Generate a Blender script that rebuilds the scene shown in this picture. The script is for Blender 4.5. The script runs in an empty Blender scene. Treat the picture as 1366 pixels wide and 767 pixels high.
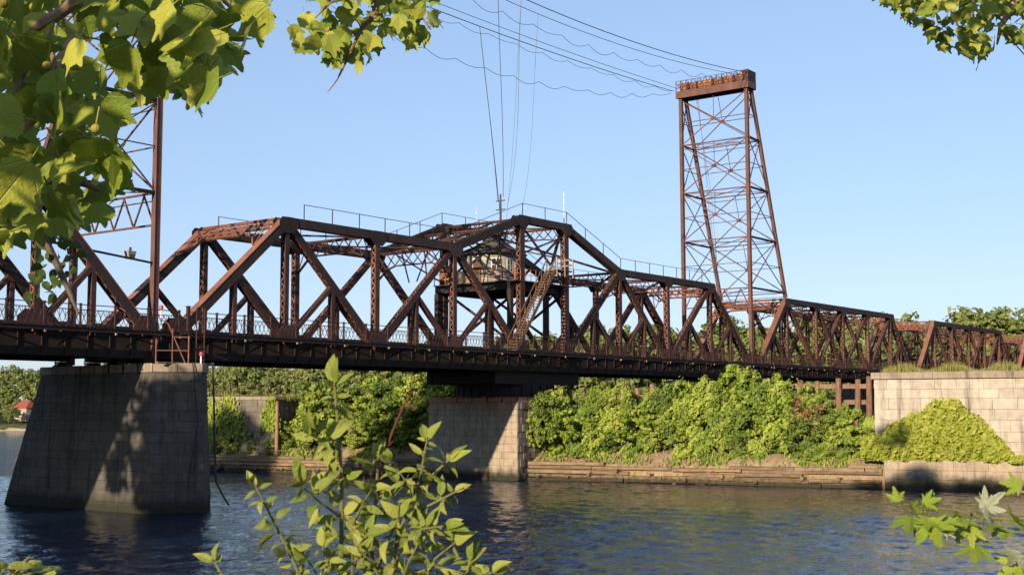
import bpy, math, random
import numpy as np
from mathutils import Vector, Matrix
random.seed(7); RNG = np.random.default_rng(7)
S = bpy.context.scene
COL = S.collection
rad = math.radians

# ------------------------------------------------------------------ camera
CAM = np.array([-50.829, -64.522, 6.216])      # eye on the river bank, water at z = 0
YAW, PITCH, ROLL, FPX = rad(37.0), rad(5.30), rad(-0.16), 1700.0
F_ = np.array([math.cos(YAW)*math.cos(PITCH), math.sin(YAW)*math.cos(PITCH), math.sin(PITCH)])
R0 = np.array([math.sin(YAW), -math.cos(YAW), 0.0]); U0 = np.cross(R0, F_)
R_ = R0*math.cos(ROLL)+U0*math.sin(ROLL); U_ = U0*math.cos(ROLL)-R0*math.sin(ROLL)
cd = bpy.data.cameras.new('camera'); co = bpy.data.objects.new('camera', cd); COL.objects.link(co)
co.matrix_world = Matrix(((R_[0], U_[0], -F_[0], CAM[0]), (R_[1], U_[1], -F_[1], CAM[1]), (R_[2], U_[2], -F_[2], CAM[2]), (0, 0, 0, 1)))
cd.sensor_width = 36; cd.lens = 36*FPX/1366; cd.clip_start = .1; cd.clip_end = 6000
cd.dof.use_dof = True; cd.dof.focus_distance = 85; cd.dof.aperture_fstop = 16
S.camera = co
# ------------------------------------------------------------------ sky, sun, exposure
SUN_EL, SUN_HEAD = rad(15.0), rad(8.5)          # light travels along this heading (from +X towards +Y)
Ld = Vector((math.cos(SUN_EL)*math.cos(SUN_HEAD), math.cos(SUN_EL)*math.sin(SUN_HEAD), -math.sin(SUN_EL)))
w = bpy.data.worlds.new('World'); S.world = w; w.use_nodes = True
nt = w.node_tree; bg = nt.nodes['Background']
sk = nt.nodes.new('ShaderNodeTexSky'); sk.sky_type = 'NISHITA'; sk.sun_disc = False
sk.sun_elevation = SUN_EL; sk.sun_rotation = math.atan2(-Ld.x, -Ld.y); sk.altitude = 0
sk.air_density = 1.0; sk.dust_density = .3; sk.ozone_density = 4.0
gm = nt.nodes.new('ShaderNodeGamma'); gm.inputs[1].default_value = .5          # softens the zenith-to-horizon range like the camera's tone curve
tn = nt.nodes.new('ShaderNodeMix'); tn.data_type = 'RGBA'; tn.blend_type = 'MULTIPLY'; tn.inputs['Factor'].default_value = 1; tn.inputs['B'].default_value = (1.04, 1.1, 1.28, 1)
nt.links.new(sk.outputs[0], gm.inputs[0]); nt.links.new(gm.outputs[0], tn.inputs['A']); nt.links.new(tn.outputs['Result'], bg.inputs[0]); bg.inputs[1].default_value = 0.15
sl = bpy.data.lights.new('sun', 'SUN'); sl.energy = 3.8; sl.angle = rad(.5); sl.color = (1, .83, .62)
so = bpy.data.objects.new('sun', sl); COL.objects.link(so); so.rotation_euler = Ld.to_track_quat('-Z', 'Y').to_euler(); so.location = (-80, -60, 60)
S.view_settings.view_transform = 'Standard'; S.view_settings.look = 'None'; S.view_settings.gamma = 1; S.view_settings.exposure = 1.1
S.render.engine = 'CYCLES'

# ------------------------------------------------------------------ materials
def mat(name): 
    m = bpy.data.materials.new(name); m.use_nodes = True; n = m.node_tree; n.nodes.clear()
    return m, n, n.nodes.new('ShaderNodeOutputMaterial')
def N(n, t, **kw):
    x = n.nodes.new(t)
    for k, v in kw.items(): setattr(x, k, v)
    return x
def noise(n, scale, detail=4, rough=.6, vec=None):
    x = N(n, 'ShaderNodeTexNoise'); x.inputs['Scale'].default_value = scale; x.inputs['Detail'].default_value = detail; x.inputs['Roughness'].default_value = rough
    if vec is not None: n.links.new(vec, x.inputs['Vector'])
    return x.outputs['Fac']
def ramp(n, fac, stops):
    r = N(n, 'ShaderNodeValToRGB'); e = r.color_ramp.elements
    while len(e) < len(stops): e.new(.5)
    for i, (p, c) in enumerate(stops):
        e[i].position = p; e[i].color = (*c, 1) if len(c) == 3 else c
    n.links.new(fac, r.inputs[0]); return r.outputs[0]
def mapping(n, src, scale):
    m = N(n, 'ShaderNodeMapping'); m.inputs['Scale'].default_value = scale; n.links.new(src, m.inputs[0]); return m.outputs[0]
def mixc(n, fac, a, b, mode='MIX'):
    m = N(n, 'ShaderNodeMix', data_type='RGBA', blend_type=mode)
    for s, v in ((m.inputs['Factor'], fac), (m.inputs['A'], a), (m.inputs['B'], b)):
        if isinstance(v, (int, float)): s.default_value = v
        elif isinstance(v, tuple): s.default_value = (*v, 1)
        else: n.links.new(v, s)
    return m.outputs['Result']
def finish(m, n, out, col, rough=.8, spec=.3, bump=None, bstr=.3, bdist=.02, metal=0):
    b = N(n, 'ShaderNodeBsdfPrincipled')
    if isinstance(col, tuple): b.inputs['Base Color'].default_value = (*col, 1)
    else: n.links.new(col, b.inputs['Base Color'])
    b.inputs['Roughness'].default_value = rough; b.inputs['Specular IOR Level'].default_value = spec; b.inputs['Metallic'].default_value = metal
    if bump is not None:
        k = N(n, 'ShaderNodeBump'); k.inputs['Strength'].default_value = bstr; k.inputs['Distance'].default_value = bdist
        n.links.new(bump, k.inputs['Height']); n.links.new(k.outputs[0], b.inputs['Normal'])
    n.links.new(b.outputs[0], out.inputs[0]); return m
def geo(n): return N(n, 'ShaderNodeNewGeometry').outputs['Position']
def objrand(n): return N(n, 'ShaderNodeObjectInfo').outputs['Random']

def rust(name, dark, mid, light, rough=.72, vari=.6):
    m, n, o = mat(name); p = geo(n)
    a = noise(n, .9, 6, .7, p); s = noise(n, 1.0, 5, .65, mapping(n, p, (5, 5, .8)))
    c = ramp(n, a, [(.30, dark), (.48, mid), (.68, light)])
    c = mixc(n, mixv(n, s, .35, .75), c, mid)
    f = noise(n, 9, 4, .7, p); c = mixc(n, mixv(n, f, .56, .72, .55), c, tuple(x*.42 for x in dark))
    pk = noise(n, 2.3, 6, .75, p); c = mixc(n, mixv(n, pk, .64, .7, .5), c, tuple(min(1, x*1.5+.03) for x in light))
    rr = ramp(n, objrand(n), [(0, (1-vari*.5,)*3), (1, (1.12,)*3)])
    c = mixc(n, 1.0, c, rr, 'MULTIPLY')
    return finish(m, n, o, c, rough, .25, f, .35, .02)
def mixv(n, v, lo, hi, top=1.0):
    k = N(n, 'ShaderNodeMapRange'); k.inputs[1].default_value = lo; k.inputs[2].default_value = hi; k.inputs[4].default_value = top
    n.links.new(v, k.inputs[0]); return k.outputs[0]
M = {}
M['steel'] = rust('rusted_steel', (.03, .019, .017), (.064, .031, .025), (.13, .055, .038))  # rust toned down so the webs read as shaded sides
M['chord'] = rust('rusted_steel_chord_shade', (.024, .017, .016), (.044, .027, .024), (.078, .042, .034))  # chord rust darkened, shade carried in the colour
M['redsteel_lit'] = rust('rusted_steel_red_lit', (.12, .051, .034), (.22, .094, .06), (.32, .145, .092))  # brighter rust standing for sunlit lacing, cover plates and portals
M['towersteel'] = rust('rusted_tower_steel', (.06, .032, .027), (.115, .054, .042), (.18, .083, .057))
M['darksteel'] = rust('dark_steel', (.016, .012, .011), (.028, .019, .016), (.05, .028, .021))  # near-black steel for deck, turntable and fittings
M['paint'] = rust('weathered_paint', (.2, .13, .08), (.34, .27, .17), (.42, .36, .25), .7, .3)
M['orange'] = rust('orange_rust', (.2, .07, .03), (.33, .13, .05), (.4, .2, .09))

def stone(name, c0, c1, c2, stain=.6, wet=True, rusty=None):
    m, n, o = mat(name); p = geo(n); r = objrand(n)
    base = ramp(n, r, [(0, tuple(.5*x+.5*y for x, y in zip(c0, c1))), (.5, c1), (1, tuple(.4*x+.6*y for x, y in zip(c2, c1)))])
    a = noise(n, 1.6, 7, .7, p); f = noise(n, 14, 5, .7, p)
    c = mixc(n, mixv(n, a, .42, .7, .55), base, tuple(x*.55 for x in c0))
    s = noise(n, .8, 6, .65, mapping(n, p, (2.4, 2.4, .16)))
    c = mixc(n, mixv(n, s, .5, .68, stain), c, tuple(x*.32 for x in c0))
    c = mixc(n, mixv(n, f, .5, .75, .35), c, tuple(min(1, x*1.25) for x in c2))
    if rusty:
        xyz = N(n, 'ShaderNodeSeparateXYZ'); n.links.new(p, xyz.inputs[0])
        h = mixv(n, xyz.outputs[2], *rusty); q = N(n, 'ShaderNodeMath', operation='MULTIPLY'); n.links.new(h, q.inputs[0]); n.links.new(mixv(n, s, .3, .6), q.inputs[1])
        c = mixc(n, q.outputs[0], c, (.30, .10, .035))
    if wet:
        xyz = N(n, 'ShaderNodeSeparateXYZ'); n.links.new(p, xyz.inputs[0])
        nz = N(n, 'ShaderNodeMath', operation='MULTIPLY_ADD'); n.links.new(a, nz.inputs[0]); nz.inputs[1].default_value = -.9; n.links.new(xyz.outputs[2], nz.inputs[2])
        k = N(n, 'ShaderNodeMapRange'); n.links.new(nz.outputs[0], k.inputs[0]); k.inputs[1].default_value = -.1; k.inputs[2].default_value = .75; k.inputs[3].default_value = 1; k.inputs[4].default_value = 0
        c = mixc(n, k.outputs[0], c, (.028, .028, .018))
    add = N(n, 'ShaderNodeMath', operation='ADD'); n.links.new(a, add.inputs[0]); n.links.new(f, add.inputs[1])
    return finish(m, n, o, c, .88, .2, add.outputs[0], .7, .05)
M['stone_grey'] = stone('grey_granite', (.075, .066, .055), (.105, .094, .079), (.145, .128, .106), .8)
M['stone_tan'] = stone('tan_limestone', (.27, .21, .145), (.34, .27, .19), (.4, .32, .235), .5, True, (5.6, 7.2))
M['stone_pale'] = stone('pale_limestone', (.33, .285, .225), (.42, .365, .29), (.47, .415, .335), 1.0)
M['stone_rough'] = stone('rough_rubble', (.11, .092, .074), (.17, .145, .12), (.25, .22, .185), .7)
M['coping'] = stone('coping_stone', (.22, .175, .13), (.28, .225, .165), (.32, .26, .2), .8)

def wood(name, c0, c1, sc=(2, 2, 9), wet=False):
    m, n, o = mat(name); p = geo(n); a = noise(n, 1.4, 5, .65, mapping(n, p, sc)); b = noise(n, 3, 4, .6, p)
    c = ramp(n, a, [(.3, c0), (.7, c1)]); c = mixc(n, mixv(n, b, .5, .75, .6), c, tuple(x*.4 for x in c0))
    rr = ramp(n, objrand(n), [(0, (.68,)*3), (1, (1.15,)*3)]); c = mixc(n, 1.0, c, rr, 'MULTIPLY')
    if wet:
        xyz = N(n, 'ShaderNodeSeparateXYZ'); n.links.new(p, xyz.inputs[0]); ad = N(n, 'ShaderNodeMath', operation='MULTIPLY_ADD'); n.links.new(b, ad.inputs[0]); ad.inputs[1].default_value = -.7; n.links.new(xyz.outputs[2], ad.inputs[2])
        k = N(n, 'ShaderNodeMapRange'); n.links.new(ad.outputs[0], k.inputs[0]); k.inputs[1].default_value = -.2; k.inputs[2].default_value = .25; k.inputs[3].default_value = 1; k.inputs[4].default_value = 0
        c = mixc(n, k.outputs[0], c, (.035, .03, .018))
    return finish(m, n, o, c, .85, .2, a, .6, .04)
M['timber'] = wood('weathered_crib_timber', (.11, .075, .045), (.27, .19, .115), (.5, .5, 5), True)
M['pile'] = wood('timber_pile', (.19, .1, .06), (.32, .19, .12), (6, 6, .7))
M['plank'] = wood('deck_plank', (.05, .037, .03), (.1, .075, .055))
M['stairwood'] = wood('stair_timber', (.15, .088, .052), (.29, .18, .105))
M['bark'] = wood('branch_bark', (.22, .14, .08), (.36, .24, .14), (9, 9, 9))
M['trunk'] = wood('tree_trunk', (.07, .055, .04), (.14, .11, .08), (4, 4, .8))
M['cream'] = wood('cream_boards', (.2, .175, .145), (.44, .41, .36), (1, 1, 6))
M['brownboard'] = wood('brown_boards', (.10, .055, .035), (.17, .09, .055), (12, 12, 1))
M['roof'] = wood('dark_roof_shingle', (.06, .05, .042), (.12, .1, .085), (3, 3, 8))

def foliage(name, cols, trans=.4, nscale=.35, rough=.6, back=None, gloss=.15, vein=None):
    m, n, o = mat(name); p = geo(n)
    isl = N(n, 'ShaderNodeNewGeometry').outputs['Random Per Island']
    r = objrand(n); a = noise(n, nscale, 3, .6, p)
    ad = N(n, 'ShaderNodeMath', operation='MULTIPLY_ADD'); n.links.new(a, ad.inputs[0]); ad.inputs[1].default_value = .9; n.links.new(isl, ad.inputs[2])
    a2 = N(n, 'ShaderNodeMath', operation='MULTIPLY_ADD'); n.links.new(ad.outputs[0], a2.inputs[0]); a2.inputs[1].default_value = .5
    rm = N(n, 'ShaderNodeMath', operation='MULTIPLY'); n.links.new(r, rm.inputs[0]); rm.inputs[1].default_value = .4; n.links.new(rm.outputs[0], a2.inputs[2])
    k = len(cols); c = ramp(n, a2.outputs[0], [(.12+.8*i/(k-1), cc) for i, cc in enumerate(cols)])
    if back is not None: c = mixc(n, N(n, 'ShaderNodeNewGeometry').outputs['Backfacing'], c, back)
    hb = None
    if vein:
        tc_ = N(n, 'ShaderNodeTexCoord').outputs['Object']; xy = N(n, 'ShaderNodeSeparateXYZ'); n.links.new(tc_, xy.inputs[0])
        def MA(op, a, b=None):
            q = N(n, 'ShaderNodeMath', operation=op)
            for i_, x_ in enumerate((a, b)):
                if x_ is None: continue
                if isinstance(x_, (int, float)): q.inputs[i_].default_value = x_
                else: n.links.new(x_, q.inputs[i_])
            return q.outputs[0]
        ax = MA('ABSOLUTE', xy.outputs[0])
        if vein == 'palm':
            yy = MA('SUBTRACT', xy.outputs[1], .06); an = MA('ARCTAN2', ax, yy); v1 = MA('ABSOLUTE', MA('SUBTRACT', MA('PINGPONG', an, .36), 0)); rr_ = MA('SQRT', MA('ADD', MA('MULTIPLY', ax, ax), MA('MULTIPLY', yy, yy))); v1 = MA('MULTIPLY', v1, rr_)
            lat = MA('PINGPONG', MA('ADD', rr_, MA('MULTIPLY', v1, -1.2)), .045)
        else:
            v1 = ax; lat = MA('PINGPONG', MA('SUBTRACT', xy.outputs[1], MA('MULTIPLY', ax, .9)), .06)
        k1 = N(n, 'ShaderNodeMapRange'); n.links.new(v1, k1.inputs[0]); k1.inputs[1].default_value = .004; k1.inputs[2].default_value = .016; k1.inputs[3].default_value = 1; k1.inputs[4].default_value = 0
        k2 = N(n, 'ShaderNodeMapRange'); n.links.new(lat, k2.inputs[0]); k2.inputs[1].default_value = .0; k2.inputs[2].default_value = .009; k2.inputs[3].default_value = .45; k2.inputs[4].default_value = 0
        vv = MA('MAXIMUM', k1.outputs[0], k2.outputs[0]); c = mixc(n, MA('MULTIPLY', vv, .45), c, (.36, .36, .12))
        sp_ = noise(n, 16, 3, .6, tc_); c = mixc(n, mixv(n, sp_, .66, .74, .7), c, (.12, .075, .02))
        hb = MA('ADD', MA('MULTIPLY', vv, -.5), noise(n, 9, 3, .6, tc_))
    d = N(n, 'ShaderNodeBsdfPrincipled'); n.links.new(c, d.inputs['Base Color']); d.inputs['Roughness'].default_value = rough; d.inputs['Specular IOR Level'].default_value = gloss
    if hb is not None:
        bk_ = N(n, 'ShaderNodeBump'); bk_.inputs['Strength'].default_value = .5; bk_.inputs['Distance'].default_value = .012; n.links.new(hb, bk_.inputs['Height']); n.links.new(bk_.outputs[0], d.inputs['Normal'])
    t = N(n, 'ShaderNodeBsdfTranslucent'); tc = mixc(n, .55, c, (.26, .3, .03)); n.links.new(tc, t.inputs[0])
    mx = N(n, 'ShaderNodeMixShader'); mx.inputs[0].default_value = trans; n.links.new(d.outputs[0], mx.inputs[1]); n.links.new(t.outputs[0], mx.inputs[2])
    n.links.new(mx.outputs[0], o.inputs[0]); return m
M['shrub'] = foliage('island_shrub_leaf', [(.05, .1, .015), (.125, .19, .022), (.215, .28, .036), (.32, .365, .068)], .2)
M['shrubdark'] = foliage('island_shrub_dark_leaf', [(.04, .075, .014), (.075, .125, .02), (.12, .18, .03), (.18, .23, .045)], .2)
M['shrubmid'] = foliage('island_vine_mid_leaf', [(.05, .095, .015), (.11, .17, .022), (.185, .25, .034), (.28, .32, .055)], .2)
M['deadleaf'] = foliage('withered_leaf', [(.12, .07, .03), (.2, .11, .05), (.28, .17, .08)], .15)
M['vine'] = foliage('ivy_leaf', [(.1, .14, .015), (.17, .215, .024), (.24, .28, .03), (.36, .37, .07)], .25, .5)
M['treeleaf'] = foliage('far_tree_leaf', [(.05, .08, .024), (.10, .135, .036), (.155, .185, .052), (.22, .24, .08)], .2, .12)
M['plane'] = foliage('plane_tree_leaf', [(.03, .065, .009), (.085, .145, .016), (.2, .26, .027), (.41, .41, .058)], .3, 1.2, .5, None, .25, 'palm')
M['sapleaf'] = foliage('sapling_leaf', [(.045, .085, .012), (.10, .15, .018), (.19, .225, .028), (.33, .33, .07)], .22, 1.5, .45, None, .35, 'pinnate')
M['maple'] = foliage('silver_maple_leaf', [(.10, .17, .012), (.14, .22, .015), (.2, .28, .02), (.28, .33, .03)], .32, 1.5, .5, (.33, .35, .24), .3, 'palm')
M['smallleaf'] = foliage('small_dark_leaf', [(.03, .05, .012), (.04, .065, .014), (.06, .09, .02)], .2, 1)
M['grass'] = foliage('dry_grass', [(.13, .14, .03), (.2, .2, .05), (.3, .27, .09)], .25, .5)

def simple(name, col, rough=.6, spec=.3, metal=0, vary=.25):
    m, n, o = mat(name); p = geo(n); a = noise(n, 5, 4, .6, p)
    c = ramp(n, a, [(.3, tuple(x*(1-vary) for x in col)), (.7, tuple(min(1, x*(1+vary)) for x in col))])
    return finish(m, n, o, c, rough, spec, None, metal=metal)
M['cable'] = simple('black_cable', (.025, .024, .026), .6)
M['wire'] = simple('steel_wire', (.12, .12, .13), .5)
M['white'] = simple('white_enamel', (.75, .73, .68), .5)
M['red'] = simple('red_lamp_glass', (.45, .03, .03), .3, .5)
M['glass'] = simple('dark_window_glass', (.02, .025, .03), .08, .6)
M['redroof'] = simple('red_tile_roof', (.24, .06, .04), .85)
M['housewall'] = simple('house_wall', (.3, .24, .19), .8)
M['seedball'] = simple('seed_ball', (.24, .19, .03), .9)
M['redstem'] = simple('red_stem', (.085, .018, .016), .5)
M['greenstem'] = simple('green_stem', (.13, .12, .04), .6)
M['lime_mortar'] = simple('lime_mortar', (.26, .22, .17), .95)
M['mortar'] = simple('dark_mortar', (.07, .06, .05), .95)

def soil(name, c0, c1, c2, sc=.5):
    m, n, o = mat(name); p = geo(n); a = noise(n, sc, 6, .7, p); b = noise(n, sc*9, 5, .7, p)
    c = ramp(n, a, [(.3, c0), (.5, c1), (.7, c2)]); c = mixc(n, mixv(n, b, .45, .75, .6), c, tuple(x*.45 for x in c0))
    return finish(m, n, o, c, .95, .1, b, .8, .08)
M['ground'] = soil('bank_ground', (.05, .07, .022), (.08, .10, .03), (.13, .12, .05), .15)
M['mud'] = soil('island_mud', (.2, .135, .075), (.3, .215, .13), (.38, .285, .18), .8)
M['sand'] = soil('far_shore_sand', (.3, .22, .14), (.42, .33, .22), (.5, .4, .28), .3)
M['rock'] = stone('bank_rubble', (.2, .14, .085), (.29, .21, .135), (.37, .28, .19), .3, False)

def water():
    m, n, o = mat('river_water'); p = geo(n)
    a = noise(n, 1.0, 4, .6, mapping(n, p, (.8, 1.25, 1))); b = noise(n, 1.0, 3, .6, mapping(n, p, (2.6, 4.2, 1))); c = noise(n, .12, 3, .5, p)
    s = N(n, 'ShaderNodeMath', operation='MULTIPLY_ADD'); n.links.new(b, s.inputs[0]); s.inputs[1].default_value = .28; n.links.new(a, s.inputs[2])
    amp = N(n, 'ShaderNodeMath', operation='MULTIPLY'); n.links.new(s.outputs[0], amp.inputs[0]); n.links.new(mixv(n, c, .3, .7), amp.inputs[1])
    am2 = N(n, 'ShaderNodeMath', operation='MULTIPLY_ADD'); n.links.new(s.outputs[0], am2.inputs[0]); am2.inputs[1].default_value = .9; n.links.new(amp.outputs[0], am2.inputs[2])
    d = N(n, 'ShaderNodeBsdfPrincipled'); d.inputs['Base Color'].default_value = (.006, .016, .036, 1); d.inputs['Roughness'].default_value = .04; d.inputs['IOR'].default_value = 1.33
    k = N(n, 'ShaderNodeBump'); k.inputs['Strength'].default_value = .8; k.inputs['Distance'].default_value = .1
    sy = N(n, 'ShaderNodeSeparateXYZ'); n.links.new(p, sy.inputs[0]); my = N(n, 'ShaderNodeMapRange'); n.links.new(sy.outputs[1], my.inputs[0]); my.inputs[1].default_value = 34; my.inputs[2].default_value = 48; my.inputs[3].default_value = 1; my.inputs[4].default_value = 3.4   # the outer reaches carry their waves in the shader only
    hm = N(n, 'ShaderNodeMath', operation='MULTIPLY'); n.links.new(am2.outputs[0], hm.inputs[0]); n.links.new(my.outputs[0], hm.inputs[1]); n.links.new(hm.outputs[0], k.inputs['Height']); n.links.new(k.outputs[0], d.inputs['Normal']); n.links.new(d.outputs[0], o.inputs[0]); return m
M['water'] = water()

# ------------------------------------------------------------------ mesh helpers
V = lambda *a: np.array(a, float)
def unit(v): return v/np.linalg.norm(v)
class MB:
    def __init__(s): s.v = []; s.f = []; s.two = []
    def box8(s, c8):
        b = len(s.v); s.v += [tuple(x) for x in c8]
        s.f += [(b, b+3, b+2, b+1), (b+4, b+5, b+6, b+7), (b, b+1, b+5, b+4), (b+1, b+2, b+6, b+5), (b+2, b+3, b+7, b+6), (b+3, b, b+4, b+7)]
    def box(s, x0, x1, y0, y1, z0, z1):
        s.box8([(x0, y0, z0), (x1, y0, z0), (x1, y1, z0), (x0, y1, z0), (x0, y0, z1), (x1, y0, z1), (x1, y1, z1), (x0, y1, z1)])
    def bar(s, A, B, w, h, side=(0, 1, 0), off=(0, 0)):
        A = np.asarray(A, float); B = np.asarray(B, float); a = unit(B-A); sd = np.asarray(side, float); sd = sd-a*(sd@a)
        if np.linalg.norm(sd) < 1e-3: sd = np.cross(a, (0, 0, 1)) if abs(a[2]) < .9 else np.array([1., 0, 0]); sd = sd-a*(sd@a)
        sd = unit(sd); n = np.cross(a, sd)
        o = sd*off[0]+n*off[1]; A = A+o; B = B+o; p = sd*w/2; q = n*h/2
        s.box8([A-p-q, A+p-q, A+p+q, A-p+q, B-p-q, B+p-q, B+p+q, B-p+q]); return sd, n
    def frame(s, A, B, side=(0, 1, 0)):
        a = unit(B-A); sd = np.asarray(side, float); sd = unit(sd-a*(sd@a)); return a, sd, np.cross(a, sd)
    def tube(s, pts, r, k=6, cap=True):
        pts = [np.asarray(p, float) for p in pts]; m = len(pts)
        rs = r if hasattr(r, '__len__') else [r]*m
        b = len(s.v); prev = None
        for i, p in enumerate(pts):
            t = unit(pts[min(i+1, m-1)]-pts[max(i-1, 0)])
            if prev is None: u = np.cross(t, (0, 0, 1)) if abs(t[2]) < .9 else np.cross(t, (1, 0, 0))
            else: u = prev-t*(prev@t)
            u = unit(u); prev = u; v = np.cross(t, u)
            for j in range(k):
                a = 2*math.pi*j/k; s.v.append(tuple(p+(u*math.cos(a)+v*math.sin(a))*rs[i]))
        for i in range(m-1):
            for j in range(k):
                s.f.append((b+i*k+j, b+i*k+(j+1) % k, b+(i+1)*k+(j+1) % k, b+(i+1)*k+j))
        if cap:
            s.f.append(tuple(b+j for j in reversed(range(k)))); s.f.append(tuple(b+(m-1)*k+j for j in range(k)))
    def prism(s, poly, vec):
        b = len(s.v); k = len(poly); vec = np.asarray(vec, float)
        s.v += [tuple(p) for p in poly]+[tuple(np.asarray(p)+vec) for p in poly]
        s.f.append(tuple(range(b+k-1, b-1, -1))); s.f.append(tuple(range(b+k, b+2*k)))
        for i in range(k): j = (i+1) % k; s.f.append((b+i, b+j, b+k+j, b+k+i))
    def loft(s, lo, hi, cap=True):
        b = len(s.v); k = len(lo); s.v += [tuple(p) for p in lo]+[tuple(p) for p in hi]
        for i in range(k): j = (i+1) % k; s.f.append((b+i, b+j, b+k+j, b+k+i))
        if cap: s.f.append(tuple(range(b+k-1, b-1, -1))); s.f.append(tuple(range(b+k, b+2*k)))
    def mesh(s, name, m):
        me = bpy.data.meshes.new(name); me.from_pydata([tuple(map(float, v)) for v in s.v], [], s.f); me.materials.append(m)
        if s.two and s.m2:
            me.materials.append(M[s.m2]); fl = np.zeros(len(s.f), np.int32)
            for a, b in s.two: fl[a:b] = 1
            me.polygons.foreach_set('material_index', fl)
        me.update(); return me
    m2 = None
def quads(name, verts, m, k=4):
    n = len(verts)//k; me = bpy.data.meshes.new(name)
    me.vertices.add(n*k); me.vertices.foreach_set('co', verts.astype(np.float32).ravel())
    me.loops.add(n*k); me.loops.foreach_set('vertex_index', np.arange(n*k, dtype=np.int32))
    me.polygons.add(n); me.polygons.foreach_set('loop_start', np.arange(0, n*k, k, dtype=np.int32)); me.polygons.foreach_set('loop_total', np.full(n, k, np.int32))
    me.materials.append(m); me.update(); me.validate(); return me
def link(name, me, parent=None, mw=None):
    o = bpy.data.objects.new(name, me); COL.objects.link(o)
    if parent is not None: o.parent = parent; o.matrix_parent_inverse = Matrix.Translation(-Vector(parent['base']))
    if mw is not None: o.matrix_basis = mw
    return o
def part(name, mb, m, parent, kind=None, label=None):
    o = link(name, mb.mesh(name, M[m]) if isinstance(mb, MB) else mb, parent)
    if kind: o['kind'] = kind
    if label: o['label'] = label
    return o
def thing(name, loc, label, cat, group=None):
    o = bpy.data.objects.new(name, None); COL.objects.link(o); o.location = loc; o['base'] = [float(x) for x in loc]
    o.empty_display_size = .5; o['label'] = label; o['category'] = cat
    if group: o['group'] = group
    return o
def subpart(name, mb, m, par_part, kind=None):      # child of a part whose own basis is identity (world coordinates)
    o = link(name, mb.mesh(name, M[m]) if isinstance(mb, MB) else mb); o.parent = par_part
    if kind: o['kind'] = kind
    return o
def tagged(name, mb, m, label, cat, group=None):
    o = link(name, mb.mesh(name, M[m]) if isinstance(mb, MB) else mb); o['label'] = label; o['category'] = cat
    if group: o['group'] = group
    return o
def struct(name, me): o = link(name, me); o['kind'] = 'structure'; return o
def at(u, v, d):                                    # world point at a given distance in front of the eye
    return CAM+F_*d+R_*((u-683)/FPX*d)+U_*((383.5-v)/FPX*d)
ORD = ['first', 'second', 'third', 'fourth', 'fifth', 'sixth', 'seventh', 'eighth', 'ninth', 'tenth', 'eleventh', 'twelfth', 'thirteenth', 'fourteenth', 'fifteenth', 'sixteenth', 'seventeenth', 'eighteenth', 'nineteenth', 'twentieth', 'twenty-first', 'twenty-second', 'twenty-third', 'twenty-fourth', 'twenty-fifth', 'twenty-sixth', 'twenty-seventh', 'twenty-eighth', 'twenty-ninth', 'thirtieth']

# ------------------------------------------------------------------ terrain, water
def hnoise(x, y): return math.sin(x*.071+y*.043)*.5+math.sin(x*.023-y*.057+1.3)*.5+math.sin(x*.19+y*.13)*.2
def bank_x(y): return -42+1.6*math.sin(y*.05)
def far_x(y): return 137+2.5*math.sin(y*.031+.6)+1.2*math.sin(y*.11)
def ground_z(x, y):
    b = bank_x(y); f = far_x(y)
    if x < b: t = min(1, (b-x)/7.5); return -.3+4.9*(t*t*(3-2*t))+max(0, (b-7.5-x))*.03+.12*hnoise(x*4, y*4)*t
    if x < b+6: return -.3-3*(x-b)/6
    if x > f: t = x-f; return -.3+min(t, 4)*.42+max(0, t-4)*.075*(1 if t < 90 else 90/t)+.35*hnoise(x, y)*min(1, t/8)
    if x > f-6: return -.3-3*(f-x)/6
    return -3.3
xs = sorted(set(list(np.linspace(-900, -70, 14))+list(np.arange(-70, -34, 1.5))+list(np.arange(-34, 126, 20))+list(np.arange(126, 150, 1.5))+list(np.arange(150, 260, 8))+list(np.linspace(260, 1800, 16))))
ys = sorted(set(list(np.linspace(-1500, -130, 12))+list(np.arange(-130, 320, 5))+list(np.linspace(320, 2500, 16))))
tb = MB(); nx, ny = len(xs), len(ys)
for x in xs:
    for y in ys: tb.v.append((x, y, ground_z(x, y)))
for i in range(nx-1):
    for j in range(ny-1): tb.f.append((i*ny+j, (i+1)*ny+j, (i+1)*ny+j+1, i*ny+j+1))
gme = tb.mesh('ground', M['ground']); gme.materials.append(M['sand'])
for p in gme.polygons:
    c = p.center
    if c.x > 125 and c.z < .55: p.material_index = 1
    p.use_smooth = True
struct('ground', gme)
wr = np.random.default_rng(3)
gx = np.concatenate([np.linspace(-44, -28, 12)[:-1], np.arange(-28, 47, .2), np.linspace(47.2, 142, 40)]); gy = np.concatenate([np.linspace(-1500, -56, 30)[:-1], np.arange(-55, 42, .2), np.linspace(42.2, 300, 60)[:-1], np.linspace(300, 2500, 20)])
GX, GY = np.meshgrid(gx, gy, indexing='ij'); GZ = np.zeros_like(GX)
for k in range(46):
    lam = .42*(7.5**wr.random()); th = rad(-20)+wr.normal()*.85; kk = 2*math.pi/lam; am = .0135*lam**.82
    GZ += am*np.sin(kk*(GX*math.cos(th)+GY*math.sin(th))+wr.uniform(0, 6.28))
gust = np.clip(.72+.4*np.sin(GX*.09+GY*.05)*np.sin(GY*.07-GX*.03+1)+.3*np.sin(GX*.21-GY*.12)*np.sin(GY*.17+GX*.05+2), .25, 1.5)
inner = (GX > -28) & (GX < 47) & (GY > -55) & (GY < 42); GZ = np.where(inner, GZ*gust*.36, 0)
WV = np.stack([GX, GY, GZ], -1).reshape(-1, 3); a_, b_ = GX.shape
ii, jj = np.meshgrid(np.arange(a_-1), np.arange(b_-1), indexing='ij'); q0 = (ii*b_+jj).ravel()
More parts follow.
